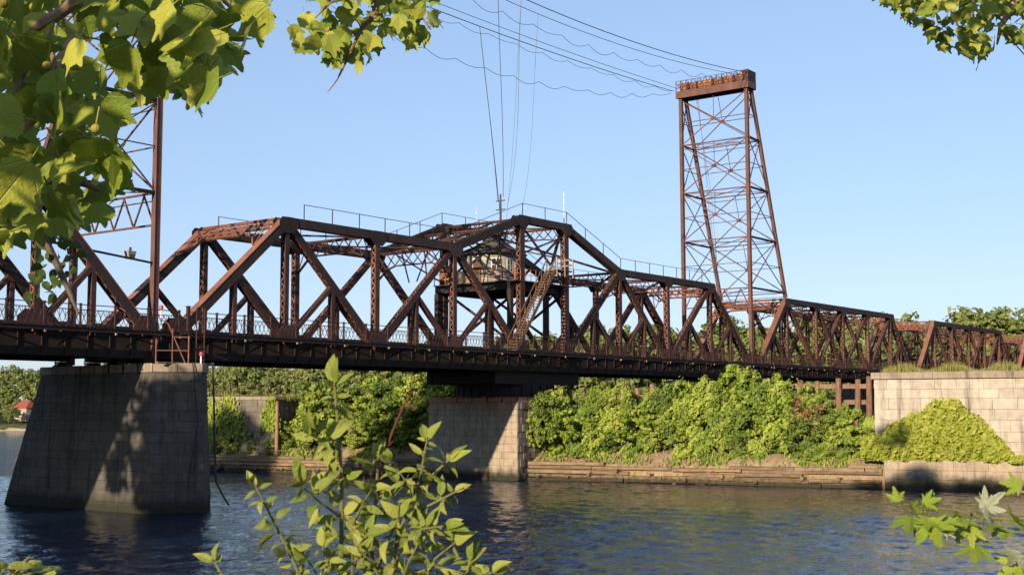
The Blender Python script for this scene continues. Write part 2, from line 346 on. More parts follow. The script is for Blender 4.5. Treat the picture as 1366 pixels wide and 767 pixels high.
Q = np.stack([q0, q0+b_, q0+b_+1, q0+1], 1).astype(np.int32)
wme = bpy.data.meshes.new('river_water'); wme.vertices.add(len(WV)); wme.vertices.foreach_set('co', WV.astype(np.float32).ravel())
wme.loops.add(Q.size); wme.loops.foreach_set('vertex_index', Q.ravel()); wme.polygons.add(len(Q)); wme.polygons.foreach_set('loop_start', np.arange(0, Q.size, 4, dtype=np.int32)); wme.polygons.foreach_set('loop_total', np.full(len(Q), 4, np.int32)); wme.polygons.foreach_set('use_smooth', np.ones(len(Q), bool))
wme.materials.append(M['water']); wme.update(); wme.validate()
struct('river_water', wme)

# ------------------------------------------------------------------ truss members
D = 11.0                                             # deck reference height above the water
W = 8.5                                              # distance between the two trusses
def laced(mb, A, B, w, h, t=.05, pitch=None, fl=.11, sides=(1, -1), cover=()):
    A = np.asarray(A, float); B = np.asarray(B, float); a, sd, n = mb.frame(A, B); L = np.linalg.norm(B-A)
    for s in (-1, 1):
        mb.bar(A, B, t, h, off=(s*(w/2-t/2), 0))
        for q in (-1, 1): mb.bar(A, B, fl, .03, off=(s*(w/2-t-fl/2), q*(h/2-.017)))
    iw = w-2*t-.02; pitch = pitch or iw*.95; k = max(2, int(L/pitch)); f0 = len(mb.f)
    for q in sides:
        o = n*q*(h/2+.005)
        for i in range(k):
            s = 1 if i % 2 else -1
            P = A+a*(L*i/k)+sd*s*(iw/2-.03)+o; Q = A+a*(L*(i+1)/k)-sd*s*(iw/2-.03)+o
            mb.bar(P, Q, .075, .022, side=sd)
        for e in (.02, .98): mb.bar(A+a*(L*e-.25)+o, A+a*(L*e+.25)+o, w-.02, .025, side=sd)
    for q in cover: mb.bar(A-a*.08, B+a*.08, w+.05, .03, off=(0, q*(h/2+.016)))
    mb.two.append((f0, len(mb.f)))  # lacing and cover faces take the sunlit tone where m2 is set
def gusset(mb, c, y, rx, rz, s):
    k = [(-1, -.35), (-.45, -1), (.45, -1), (1, -.35), (1, .3), (.7, .75), (-.7, .75), (-1, .3)]
    poly = [V(c[0]+a*rx, y, c[1]+b*rz) for a, b in k]
    if s > 0: poly = poly[::-1]
    mb.prism(poly, (0, s*.022, 0))
def lattice_strut(mb, A, B, down, depth, n, arch=0, knee=0, bw=.12):
    """lattice between A and B hanging by depth along 'down'; arch deepens the ends in a curve"""
    A = np.asarray(A, float); B = np.asarray(B, float); dn = unit(np.asarray(down, float)); nrm = unit(np.cross(B-A, dn))
    def lo(t):
        e = abs(2*t-1); return A+(B-A)*t+dn*(depth+arch*max(0, (e-.45)/.55)**2.2)
    k = max(n, 8); top = [A+(B-A)*i/k for i in range(k+1)]; bot = [lo(i/k) for i in range(k+1)]
    mb.bar(A, B, .22, .1, side=nrm); mb.bar(A, B, .05, .24, side=nrm, off=(0, 0))
    for i in range(k): mb.bar(bot[i], bot[i+1], .2, .1, side=nrm)
    for i in range(n):
        t0, t1 = i/n, (i+1)/n
        mb.bar(A+(B-A)*t0, lo(t1), .03, .09, side=nrm, off=(.03, 0)); mb.bar(A+(B-A)*t1, lo(t0), .03, .09, side=nrm, off=(-.03, 0))

def truss_span(name, X, H, nodes, label, cat, walkway=True, z_under=-1.8, rail_range=None, chordm='chord', topmost=None):
    """nodes: dict with tops {i:(x,z)}, chords, posts, verticals, diagonals, subs"""
    xc = (X[0]+X[-1])/2
    sp = thing(name, (xc, W/2, D+z_under), label, cat)
    T = lambda i, y: V(nodes['top'][i][0], y, D+nodes['top'][i][1]-.33)
    B = lambda i, y: V(X[i], y, D-.45)
    for y in (0., W):
        for (i, j) in nodes['posts']:                       # end posts: (bottom, top)
            mb = MB(); laced(mb, B(i, y)+V(0, 0, .2), T(j, y), .62, .62, cover=(1 if X[i] < xc else -1,), sides=(-1 if X[i] < xc else 1,)); mb.m2 = 'redsteel_lit'; part('end_post', mb, 'chord', sp)  # webs coloured as shaded, lacing and cover plate as sunlit
        for (i, j) in nodes['chords']:
            mb = MB(); laced(mb, T(i, y), T(j, y), .62, .6, cover=(-1,), sides=(1,))
            part('top_chord', mb, chordm, sp)
        for (i, wd) in nodes['verticals']:
            mb = MB(); laced(mb, B(i, y), T(i, y), .5, wd, t=.045); mb.m2 = 'redsteel_lit'; part('vertical_post', mb, 'steel', sp)
        for (j, i, wd) in nodes['diagonals']:               # top j to bottom i
            mb = MB(); laced(mb, T(j, y), B(i, y), .46, wd, t=.045); mb.m2 = 'redsteel_lit'; part('diagonal', mb, 'steel', sp)
        for (j, i, side) in nodes['subs']:
            a, b = (T(j, y), B(i, y)) if j is not None else (T(nodes['posts'][side[1]][1], y), B(nodes['posts'][side[1]][0], y))
            mid = (a+b)/2; foot = V(mid[0], y, D-.45)
            mb = MB(); laced(mb, foot, mid, .42, .32, t=.04); part('sub_vertical', mb, 'steel', sp)
            tgt = side if not isinstance(side, tuple) else side[0]
            mb = MB(); laced(mb, B(tgt, y), mid, .4, .3, t=.04); part('sub_strut', mb, 'steel', sp)
        for i in nodes['top']:
            mb = MB(); x, z = nodes['top'][i]
            for s in (-1, 1): gusset(mb, (x, D+z-.5), y+s*.335, .85, .62, s)
            part('gusset_plate', mb, chordm, sp)
        for i in range(len(X)):
            mb = MB()
            for s in (-1, 1): gusset(mb, (X[i], D+.08), y+s*.335, .85, -.66, -s)
            part('gusset_plate', mb, 'steel', sp)
        mb = MB(); x0, x1 = X[0]-.6, X[-1]+.6                # deep bottom chord girder with stiffeners
        mb.box(x0, x1, y-.04, y+.04, D+z_under, D-.2); mb.box(x0, x1, y-.3, y+.3, D-.2, D-.14); mb.box(x0, x1, y-.3, y+.3, D+z_under-.05, D+z_under)
        k = int((x1-x0)/1.5)
        for q in range(k+1): xx = x0+.05+(x1-x0-.1)*q/k; mb.box(xx-.03, xx+.03, y-.1, y-.042, D+z_under+.005, D-.205); mb.box(xx-.03, xx+.03, y+.042, y+.22, D+z_under+.005, D-.205)
        part('bottom_chord', mb, 'darksteel', sp)
    xs_ = sorted(set([x for x in X]+[(X[i]+X[i+1])/2 for i in range(len(X)-1)]))
    for x in xs_:
        mb = MB(); mb.box(x-.03, x+.03, .045, W-.045, D+z_under+.15, D-.35); mb.box(x-.2, x+.2, .31, W-.31, D+z_under+.09, D+z_under+.15); mb.box(x-.2, x+.2, .31, W-.31, D-.35, D-.3)
        part('floor_beam', mb, 'darksteel', sp)
    for y in (1.5, 3.0, 5.5, 7.0):
        mb = MB(); mb.box(X[0], X[-1], y-.02, y+.02, D-1.15, D-.36); mb.box(X[0], X[-1], y-.14, y+.14, D-.295, D-.25); part('stringer', mb, 'darksteel', sp)
    mb = MB(); x = X[0]+.1
    while x < X[-1]: mb.box(x, x+.24, .5, W-.5, D-.245, D-.03); x += .5
    part('ties', mb, 'plank', sp, 'stuff')
    for y in (1.53, 2.97, 5.53, 6.97):
        mb = MB(); mb.box(X[0], X[-1], y-.04, y+.04, D-.026, D+.13); part('rail', mb, 'steel', sp)
    # bracing between the trusses
    for (i, kind) in nodes['cross']:
        x, z = nodes['top'][i]; mb = MB()
        if kind == 'portal':
            bi = [p for p in nodes['posts'] if p[1] == i][0][0]
            dn = unit(V(X[bi]-x, 0, -(z))); a = V(x, .3, D+z-.15)+V(math.copysign(.36, X[bi]-x), 0, 0)*1; b = a+V(0, W-.6, 0)
            lattice_strut(mb, a, b, dn, 1.55, 9, 1.5); lattice_strut(mb, a+dn*.55, b+dn*.55, dn, .5, 9)
            part('portal_frame', mb, 'redsteel_lit', sp)
        elif kind == 'sway':
            lattice_strut(mb, V(x, .3, D+z-.35), V(x, W-.3, D+z-.35), (0, 0, -1), 1.05, 8, 1.2); part('sway_frame', mb, 'steel', sp)
        elif kind == 'tall':
            lattice_strut(mb, V(x, .3, D+z-.35), V(x, W-.3, D+z-.35), (0, 0, -1), .9, 8, .5)
            for (za, zb) in ((z-1.2, 8.3), ): 
                mb.bar(V(x+.05, .25, D+za), V(x+.05, W-.25, D+zb), .18, .12, side=(1, 0, 0)); mb.bar(V(x-.1, .25, D+zb), V(x-.1, W-.25, D+za), .18, .12, side=(1, 0, 0))
            part('sway_frame', mb, 'steel', sp)
    for (i, j) in nodes['laterals']:
        (x0, z0), (x1, z1) = nodes['top'][i], nodes['top'][j]
        for (ya, yb, o) in ((.3, W-.3, .0), (W-.3, .3, -.09)):
            mb = MB(); laced(mb, V(x0, ya, D+z0-.35+o), V(x1, yb, D+z1-.35+o), .3, .1, t=.03, fl=.05) if abs(x1-x0) > .1 else None
            part('lateral_brace', mb, 'steel', sp)
    if walkway:
        x0, x1 = X[0]-.9, X[-1]+.9; yo, yi = -2.25, -.62
        mb = MB(); k = int((x1-x0)/.3)
        for q in range(k): mb.box(x0+(x1-x0)*q/k, x0+(x1-x0)*(q+1)/k-.015, yo, yi, D-.38, D-.33)
        part('walkway_planking', mb, 'plank', sp, 'stuff')
        mb = MB(); mb.box(x0, x1, yo-.05, yo-.002, D-.56, D-.3); mb.box(x0, x1, yo-.12, yo-.052, D-.35, D-.3); part('edge_beam', mb, 'chord', sp)
        nb = int(round((x1-x0)/2.25)); xp = [x0+(x1-x0)*q/nb for q in range(nb+1)]
        bk = MB(); bk.bar(V(0, yo+.05, -.5), V(0, -.1, -1.25), .06, .09, side=(1, 0, 0)); bk.bar(V(0, yo+.01, -.44), V(0, -.1, -.44), .08, .1, side=(1, 0, 0)); bkm = bk.mesh('bracket', M['darksteel'])
        bo = MB(); bo.box(-.05, .05, yo-.13, yo-.055, -.68, -.57); bom = bo.mesh('bracket_shoe', M['paint'])
        po = MB(); po.box(-.05, .05, yo+.0, yo+.1, -.33, 1.0); po.box(-.07, .07, yo-.02, yo+.12, 1.0, 1.03); pom = po.mesh('railing_post', M['steel'])
        L = xp[1]-xp[0]; rl = MB()
        for z, h in ((.95, .05), (.66, .05), (-.2, .05)): rl.box(.051, L-.051, yo+.025, yo+.075, z-h/2, z+h/2)
        nn = 6
        for q in range(nn):
            a0, a1 = .05+(L-.1)*q/nn, .05+(L-.1)*(q+1)/nn
            rl.bar(V(a0, yo+.04, -.18), V(a1, yo+.04, .64), .012, .035); rl.bar(V(a1, yo+.06, -.18), V(a0, yo+.06, .64), .012, .035)
            rl.bar(V((a0+a1)/2, yo+.05, .24), V((a0+a1)/2, yo+.05, .64), .016, .02)
        rlm = rl.mesh('railing_panel', M['steel'])
        for q, x in enumerate(xp):
            link('railing_post', pom, sp, Matrix.Translation((x, 0, D)))
            if q % 2: link('bracket', bkm, sp, Matrix.Translation((x, 0, D)))
            if q % 2 == 0: link('bracket_shoe', bom, sp, Matrix.Translation((x, 0, D)))
            if q < nb: link('railing_panel', rlm, sp, Matrix.Translation((x, 0, D)))
        for x in (x0+.02, x0+1.2, x1-1.2, x1-.02):
            if name == 'swing_span':
                mb = MB(); mb.box(x-.1, x+.1, yo-.02, yo+.14, D-.3, D+1.25); mb.box(x-.13, x+.13, yo-.05, yo+.17, D+1.25, D+1.32); part('railing_end_post', mb, 'steel', sp)
    return sp, T, B

# swing span -------------------------------------------------------
p_, t_ = 9.0, 6.64
SX = [0, p_, 2*p_, 3*p_, 4*p_, 4*p_+t_, 5*p_+t_, 6*p_+t_, 7*p_+t_, 8*p_+t_]
H1, H2 = 8.14, 11.47
tops = {1: (SX[1], H1), 2: (SX[2], H1), 3: (SX[3], H1), 4: (SX[4], H2), 5: (SX[5], H2), 6: (SX[6], H1), 7: (SX[7], H1), 8: (SX[8], H1)}
nodes = dict(top=tops, posts=[(0, 1), (9, 8)], chords=[(1, 2), (2, 3), (3, 4), (4, 5), (5, 6), (6, 7), (7, 8)],
    verticals=[(1, .36), (2, .44), (3, .4), (4, .62), (5, .62), (6, .4), (7, .44), (8, .36)],
    diagonals=[(1, 2, .55), (3, 2, .5), (3, 4, .55), (6, 5, .55), (6, 7, .5), (8, 7, .55)],
    subs=[(1, 2, 1), (3, 2, 3), (3, 4, 3), (6, 5, 6), (6, 7, 6), (8, 7, 8), (None, None, (1, 0)), (None, None, (8, 1))],
    cross=[(1, 'portal'), (2, 'sway'), (3, 'sway'), (4, 'tall'), (5, 'tall'), (6, 'sway'), (7, 'sway'), (8, 'portal')],
    laterals=[(1, 2), (2, 3), (3, 4), (4, 5), (5, 6), (6, 7), (7, 8)])
swing, ST, SB = truss_span('swing_span', SX, H1, nodes, 'long rust-brown steel truss swing span with raised centre and lattice railing', 'bridge span')
XC = SX[4]+t_/2
# railing on the top chords
for y in (-.25, W+.25):
    path = [(SX[1]+1.5, H1), (SX[3], H1), (SX[4], H2), (SX[5], H2), (SX[6], H1), (SX[8]-2, H1)]
    for (xa, za), (xb, zb) in zip(path[:-1], path[1:]):
        mb = MB(); mb.bar(V(xa, y, D+za+1.0), V(xb, y, D+zb+1.0), .04, .04); part('top_handrail', mb, 'darksteel', swing)
        k = max(1, int((xb-xa)/2.6))
        for q in range(k+1):
            if q == 0 and xa != path[0][0]: continue
            t = q/k; x, z = xa+(xb-xa)*t, za+(zb-za)*t
            mb = MB(); mb.box(x-.025, x+.025, y-.025, y+.025, D+z-.32, D+z+1.02); part('handrail_post', mb, 'darksteel', swing)
# centre tower bracing and platform
for x in (SX[4], SX[5]):
    for (za, zb) in ((.2, 5.2),):
        mb = MB(); laced(mb, V(x, .3, D+za), V(x, W-.3, D+zb), .2, .16, t=.03, fl=.05); laced(mb, V(x+.25, W-.3, D+za), V(x+.25, .3, D+zb), .2, .16, t=.03, fl=.05); part('tower_brace', mb, 'steel', swing)
for y in (.0, W):
    mb = MB(); mb.bar(V(SX[4], y+.05, D+5.9), V(SX[5], y+.05, D+10.6), .1, .2); mb.bar(V(SX[4], y-.08, D+10.6), V(SX[5], y-.08, D+5.9), .1, .2); part('tower_brace', mb, 'steel', swing)
    mb = MB(); mb.box(34.9, SX[5]+.3, y-.12 if y else .34, y+.12 if y > 1 else .52, D+5.05, D+5.75); part('platform_girder', mb, 'darksteel', swing)
for x in np.linspace(35.1, SX[5]+.2, 5):
    mb = MB(); mb.box(x-.08, x+.08, .525, W-.13, D+5.1, D+5.7); part('platform_beam', mb, 'darksteel', swing)
mb = MB(); mb.box(34.9, SX[5]+.4, -.3, W+.3, D+5.755, D+5.85); part('platform_floor', mb, 'plank', swing)
for x in (35.1,):
    for y in (.43, W):
        mb = MB(); mb.bar(V(x, y, D+.0), V(x, y, D+5.05), .4, .4); part('platform_column', mb, 'darksteel', swing) 
mb = MB(); mb.bar(V(35.2, .43, D+3.4), V(37.2, .43, D+5.04), .12, .12); mb.bar(V(35.2, W, D+3.4), V(37.2, W, D+5.04), .12, .12); part('knee_brace', mb, 'darksteel', swing)
for y in (-.25, W+.25):
    mb = MB()
    for z in (6.35, 6.85): mb.box(34.9, 38.0, y-.02, y+.02, D+z-.02, D+z+.02)
    for x in np.linspace(34.95, 37.9, 5): mb.box(x-.025, x+.025, y-.025, y+.025, D+5.85, D+6.88)
    part('platform_railing', mb, 'orange', swing)
mb = MB()
for z in (6.35, 6.85): mb.box(34.88, 34.92, -.2, W+.2, D+z-.02, D+z+.02)
for y in np.linspace(-.2, W+.2, 8): mb.box(34.875, 34.925, y-.025, y+.025, D+5.85, D+6.88)
part('platform_railing', mb, 'orange', swing)
for (xa, za, xb, zb) in ((SX[3]+1.5, 8.4, SX[4], 6.0), (SX[3]+4.5, 9.6, SX[4], 7.6), (SX[3]+3, 8.9, SX[3]+4.2, 5.8), (SX[3]+6, 10.2, SX[3]+6.6, 5.8), (SX[3]+5.2, 6.0, SX[3]+7.6, 10.6)):
    for y in (.1, W-.1):
        mb = MB(); mb.bar(V(xa, y, D+za), V(xb, y, D+zb), .08, .1); part('hanger_rod', mb, 'steel', swing)
for y in (W*.36, W*.64):
    mb = MB(); mb.bar(V(SX[3], y, D+H1-.4), V(SX[4], y, D+H2-.4), .12, .16); part('purlin', mb, 'steel', swing)
for x in np.linspace(SX[3]+3, SX[4]-3, 2):
    zz = H1+(H2-H1)*(x-SX[3])/(SX[4]-SX[3]); mb = MB(); lattice_strut(mb, V(x, .3, D+zz-.35), V(x, W-.3, D+zz-.35), (0, 0, -1), .5, 8); part('roof_lattice', mb, 'steel', swing)
# turntable under the middle
mb = MB(); mb.box(XC-6.2, XC+6.2, .5, 1.0, D-2.95, D-1.86); mb.box(XC-6.2, XC+6.2, W-1, W-.5, D-2.95, D-1.86)
for x in (XC-6.1, XC-2, XC+2, XC+5.7): mb.box(x, x+.4, 1.01, W-1.01, D-2.9, D-1.9)
part('loading_girder', mb, 'darksteel', swing)
mb = MB(); k = 28
mb.loft([V(XC+4.3*math.cos(2*math.pi*i/k), W/2+4.3*math.sin(2*math.pi*i/k), D-4.0) for i in range(k)], [V(XC+4.3*math.cos(2*math.pi*i/k), W/2+4.3*math.sin(2*math.pi*i/k), D-2.96) for i in range(k)])
dr = part('turntable_drum', mb, 'darksteel', swing)
for i in range(k):
    a = 2*math.pi*(i+.5)/k; c, s_ = math.cos(a), math.sin(a); mb = MB(); mb.bar(V(XC+4.36*c, W/2+4.36*s_, D-3.95), V(XC+4.36*c, W/2+4.36*s_, D-3.0), .1, .12, side=(c, s_, 0)); subpart('stiffener', mb, 'darksteel', dr)

# fixed spans --------------------------------------------------------
def fixed(name, x0, length, label, walkway, flip=False):
    n = 6; q = 7.45; mid = (length-2*q)/4
    X = [x0, x0+q]+[x0+q+mid*i for i in (1, 2, 3, 4)]+[x0+length]
    h = 7.78
    tp = {i: (X[i], h) for i in range(1, 6)}
    nd = dict(top=tp, posts=[(0, 1), (6, 5)], chords=[(1, 2), (2, 3), (3, 4), (4, 5)], verticals=[(1, .34), (2, .36), (3, .36), (4, .36), (5, .34)],
        diagonals=[(1, 2, .46), (2, 3, .4), (4, 3, .4), (5, 4, .46)], subs=[], cross=[(1, 'portal'), (2, 'sway'), (3, 'sway'), (4, 'sway'), (5, 'portal')],
        laterals=[(1, 2), (2, 3), (3, 4), (4, 5)])
    nd['subs'] = [(None, None, (1, 0)), (None, None, (5, 1))]
    nd['diagonals'] += [(3, 2, .22), (3, 4, .22)]
    return truss_span(name, X, h, nd, label, 'bridge span', walkway, -1.5 if x0 > 0 else -1.8)
fixed('fixed_span', -2.45-48.4, 48.4, 'rusty fixed truss span running off the left edge behind plane leaves', True)
fixed('fixed_span', 81.06, 48.4, 'rusty fixed truss span just right of the swing span, under the tall tower', True)
fixed('fixed_span', 132.6, 47.5, 'rusty fixed truss span above the pale stone wall, second right of swing span', False)
fixed('fixed_span', 182.6, 47.5, 'farthest rusty truss span cut by the right edge of the picture', False)

# ------------------------------------------------------------------ electric towers
def tower(xv, xi_top, xi_bot, zb_inc, label):
    """vertical legs at xv, inclined legs from xi_top (top) to xi_bot at the hip"""
    zt = D+31.2; levels = [D+8.4, D+14.2, D+19.9, D+25.6, zt-.2]
    sg = 1 if xi_bot > xv else -1
    t = thing('lattice_tower', (xv, W/2, D-2.0), label, 'tower')
    def xi(z): return xi_bot+(xi_top-xi_bot)*(z-zb_inc)/(zt-zb_inc)
    y0, y1 = 0., W
    for y in (y0, y1):
        mb = MB(); laced(mb, V(xv, y, D-2.0), V(xv, y, zt), .34, .34, t=.05, cover=(1, -1), sides=()); part('leg', mb, 'towersteel', t)
        mb = MB(); laced(mb, V(xi_bot, y, zb_inc), V(xi_top, y, zt), .3, .34, t=.05, cover=(1, -1), sides=()); part('inclined_leg', mb, 'towersteel', t)
    def thin(A, B, nm, w=.11, m='towersteel'):
        mb = MB(); mb.bar(A, B, w, w*.8); part(nm, mb, m, t)
    for i in range(4):
        za, zb = levels[i], levels[i+1]; zm = (za+zb)/2
        for y in (y0, y1):                                   # narrow sides
            s = .02 if y == y0 else -.02
            thin(V(xv+sg*.2, y, za), V(xi(za)-sg*.2, y, za), 'side_strut', .24, 'darksteel')
            thin(V(xv, y+s, za), V(xi(zb), y+s, zb), 'side_brace', .09); thin(V(xi(za), y-s*4, za), V(xv, y-s*4, zb), 'side_brace', .09)
            thin(V(xv, y, zm), V(xi(zm), y, zm), 'side_strut', .08)
        for k, xf in enumerate((lambda z: xv, xi)):           # wide faces
            thin(V(xf(za), y0, za), V(xf(za), y1, za), 'face_strut', .15); thin(V(xf(za), y0, za-.5), V(xf(za), y1, za-.5), 'face_strut', .08)
            thin(V(xf(za)+.05, y0, za), V(xf(zb)+.05, y1, zb), 'face_brace', .1); thin(V(xf(za)-.08, y1, za), V(xf(zb)-.08, y0, zb), 'face_brace', .1)
            thin(V(xf(zm), y0, zm), V(xf(zm), y1, zm), 'face_strut', .09)
            thin(V(xf(zm), W/2, zm), V(xf(zb), W/2, zb), 'hanger', .06)
            mb = MB(); mb.bar(V(xf(zm)-.07, W/2-.3, zm), V(xf(zm)-.07, W/2+.3, zm), .04, .4, side=(1, 0, 0)); part('gusset_plate', mb, 'towersteel', t)
        thin(V(xv, y0, za), V(xi(za), y1, za-.05), 'plan_brace', .08); thin(V(xv, y1, za), V(xi(za), y0, za+.1), 'plan_brace', .08)
    # lower portal lattice between the legs above the track
    mb = MB(); mb.bar(V(xv, .2, D+6.4), V(xv, W-.2, D+6.4), .12, .12, side=(1, 0, 0))
    for q in range(8): mb.bar(V(xv, .2+(W-.4)*q/8, D+(8.3 if q % 2 else 6.4)), V(xv, .2+(W-.4)*(q+1)/8, D+(6.4 if q % 2 else 8.3)), .09, .09, side=(1, 0, 0))
    part('portal_lattice', mb, 'towersteel', t)
    # top platform with railing cage and winches
    xa, xb = sorted((xv-sg*.45, xi_top+sg*.4)); ya, yb = -.45, W+.45
    mb = MB(); mb.box(xa, xa+.12, ya, yb, zt+.02, zt+.85); mb.box(xb-.12, xb, ya, yb, zt+.02, zt+.85); mb.box(xa+.121, xb-.121, ya, ya+.1, zt+.05, zt+.8); mb.box(xa+.121, xb-.121, yb-.1, yb, zt+.05, zt+.8); part('head_girder', mb, 'towersteel', t)
    mb = MB(); mb.box(xa+.125, xb-.125, ya+.105, yb-.105, zt+.5, zt+.6); part('platform_floor', mb, 'darksteel', t)
    for x in (xa+.05, xb-.05):
        for z in (1.25, 1.65, 2.07): 
            mb = MB(); mb.bar(V(x, ya, zt+z), V(x, yb, zt+z), .05, .05, side=(1, 0, 0)); part('railing', mb, 'towersteel', t)
        for y in np.linspace(ya+.03, yb-.03, 15):
            mb = MB(); mb.bar(V(x, y, zt+.85), V(x, y, zt+2.1), .06, .06); part('railing_post', mb, 'towersteel', t)
    for (y, L, r) in ((W-.3, .9, .5), (6.9, .8, .42), (5.4, 1.9, .45), (3.7, .9, .38), (2.3, 1.1, .45), (.9, .8, .5)):
        mb = MB(); c = V((xa+xb)/2, y, zt+1.45); mb.tube([c+V(0, -L/2, 0), c+V(0, -L/2+.06, 0), c+V(0, -L/2+.07, 0), c+V(0, L/2-.07, 0), c+V(0, L/2-.06, 0), c+V(0, L/2, 0)], [r*1.25, r*1.25, r, r, r*1.25, r*1.25], 12)
        mb.box(c[0]-.4, c[0]+.4, y-L/2+.1, y+L/2-.1, zt+.6, zt+1.15); part('cable_winch', mb, 'orange' if r > .35 else 'paint', t)
    mb = MB(); mb.box(xa+.1, xb-.1, ya+.02, ya+.8, zt+.6, zt+2.1); part('equipment_box', mb, 'steel', t)
    mb = MB(); n8 = 12
    for q in range(n8): a0, a1 = ya+(yb-ya)*q/n8, ya+(yb-ya)*(q+1)/n8; mb.bar(V(xa+.02, a0, zt+.88), V(xa+.02, a1, zt+2.05), .04, .05, side=(1, 0, 0)); mb.bar(V(xa-.03, a1, zt+.88), V(xa-.03, a0, zt+2.05), .04, .05, side=(1, 0, 0))
    part('railing_lattice', mb, 'steel', t)
    return t
TXR, TXL = 79.35, -1.75
tower(TXR, TXR+1.2, 88.5, D+7.9, 'tall rusty lattice tower rising over the right end of swing span')
tower(TXL, TXL-1.2, -10.0, D+7.9, 'tall rusty lattice tower at left, half hidden by plane leaves')

# ------------------------------------------------------------------ stone piers
def bil(q, u, v): return (q[0]*(1-u)+q[1]*u)*(1-v)+(q[3]*(1-u)+q[2]*u)*v
def stone_face(par, A0, B0, B1, A1, courses, blen, m, seed, depth=.5, prot=.03, name='stone_block', gap=.004):
    """face A0-B0 (bottom) to A1-B1 (top), seen with A on the left from outside"""
    rg = random.Random(seed); q = [np.asarray(x, float) for x in (A0, B0, B1, A1)]
    nrm = unit(np.cross(q[1]-q[0], q[3]-q[0])); Lb = np.linalg.norm(q[1]-q[0]); Hh = np.linalg.norm(q[3]-q[0])
    vs = [0]; hs = [1+rg.uniform(-.15, .15) for _ in range(courses)]; tot = sum(hs)
    for h in hs: vs.append(vs[-1]+h/tot)
    for c in range(courses):
        us = [0]; 
        if c % 2: us.append(min(.9, blen*.5*rg.uniform(.8, 1.2)/Lb))
        while us[-1] < 1-1.35*blen/Lb: us.append(us[-1]+blen*rg.uniform(.72, 1.35)/Lb)
        us.append(1)
        for i in range(len(us)-1):
            gu, gv = gap/Lb, gap/Hh; u0, u1, v0, v1 = us[i]+gu, us[i+1]-gu, vs[c]+gv, vs[c+1]-gv
            if u1-u0 < 3*gu: continue
            e = rg.uniform(0, prot); ch = .016; cu, cv = ch/Lb, ch/Hh
            tl = [rg.uniform(-.012, .012) for _ in range(4)]
            fr = [bil(q, a, b)+nrm*(e+tl[k]) for k, (a, b) in enumerate(((u0+cu, v0+cv), (u1-cu, v0+cv), (u1-cu, v1-cv), (u0+cu, v1-cv)))]
            jt = lambda: nrm*rg.uniform(-.012, .004)
            rim = [bil(q, a, b)+nrm*(e-.016)+jt() for a, b in ((u0, v0), (u1, v0), (u1, v1), (u0, v1))]
            bk = [x-nrm*depth for x in rim]
            mb = MB(); mb.v = [tuple(x) for x in fr+rim+bk]
            mb.f = [(0, 1, 2, 3)]+[(4+k, 4+(k+1) % 4, (k+1) % 4, k) for k in range(4)]+[(8+k, 8+(k+1) % 4, 4+(k+1) % 4, 4+k) for k in range(4)]
            part(name, mb, m, par)
def shrink(poly, d):
    c = np.mean(poly, axis=0); return [p+(c-p)*V(1, 1, 0)*(d/np.linalg.norm((c-p)[:2])) for p in poly]

# left rest pier: pointed near end, long face towards the camera bank, sloping far end
zt = D-2.75
bot = [V(-.75, -4.35, -.6), V(1.3, -2.4, -.6), V(1.3, 10.5, -.6), V(-1.2, 13.2, -.6), V(-3.75, 11.7, -.6), V(-3.45, -2.5, -.6)]
top = [V(-1.0, -4.0, zt), V(.9, -2.2, zt), V(.9, 8.0, zt), V(-1.2, 10.2, zt), V(-3.2, 9.0, zt), V(-3.05, -2.1, zt)]
bot = [p-V(.3, 0, 0) for p in bot]; top = [p-V(.3, 0, 0) for p in top]; bot[4] = bot[4]+V(0, .5, 0); bot[3] = bot[3]+V(0, .5, 0)
pr = thing('stone_pier', (-1.5, 3.5, -.6), 'dark granite pier with pointed end at left, shaded by the deck above', 'pier')
mb = MB(); mb.loft(shrink(bot, .25), [p+V(0, 0, .03) for p in shrink(top, .25)]); part('core', mb, 'mortar', pr)
stone_face(pr, bot[4], bot[5], top[5], top[4], 15, 2.0, 'stone_grey', 11)
stone_face(pr, bot[5], bot[0], top[0], top[5], 15, 1.5, 'stone_grey', 12)
stone_face(pr, bot[0], bot[1], top[1], top[0], 15, 1.5, 'stone_grey', 13)
stone_face(pr, bot[3], bot[4], top[4], top[3], 15, 1.6, 'stone_grey', 14)
stone_face(pr, bot[1], bot[2], top[2], top[1], 8, 2.8, 'stone_grey', 15); stone_face(pr, bot[2], bot[3], top[3], top[2], 8, 1.6, 'stone_grey', 16)
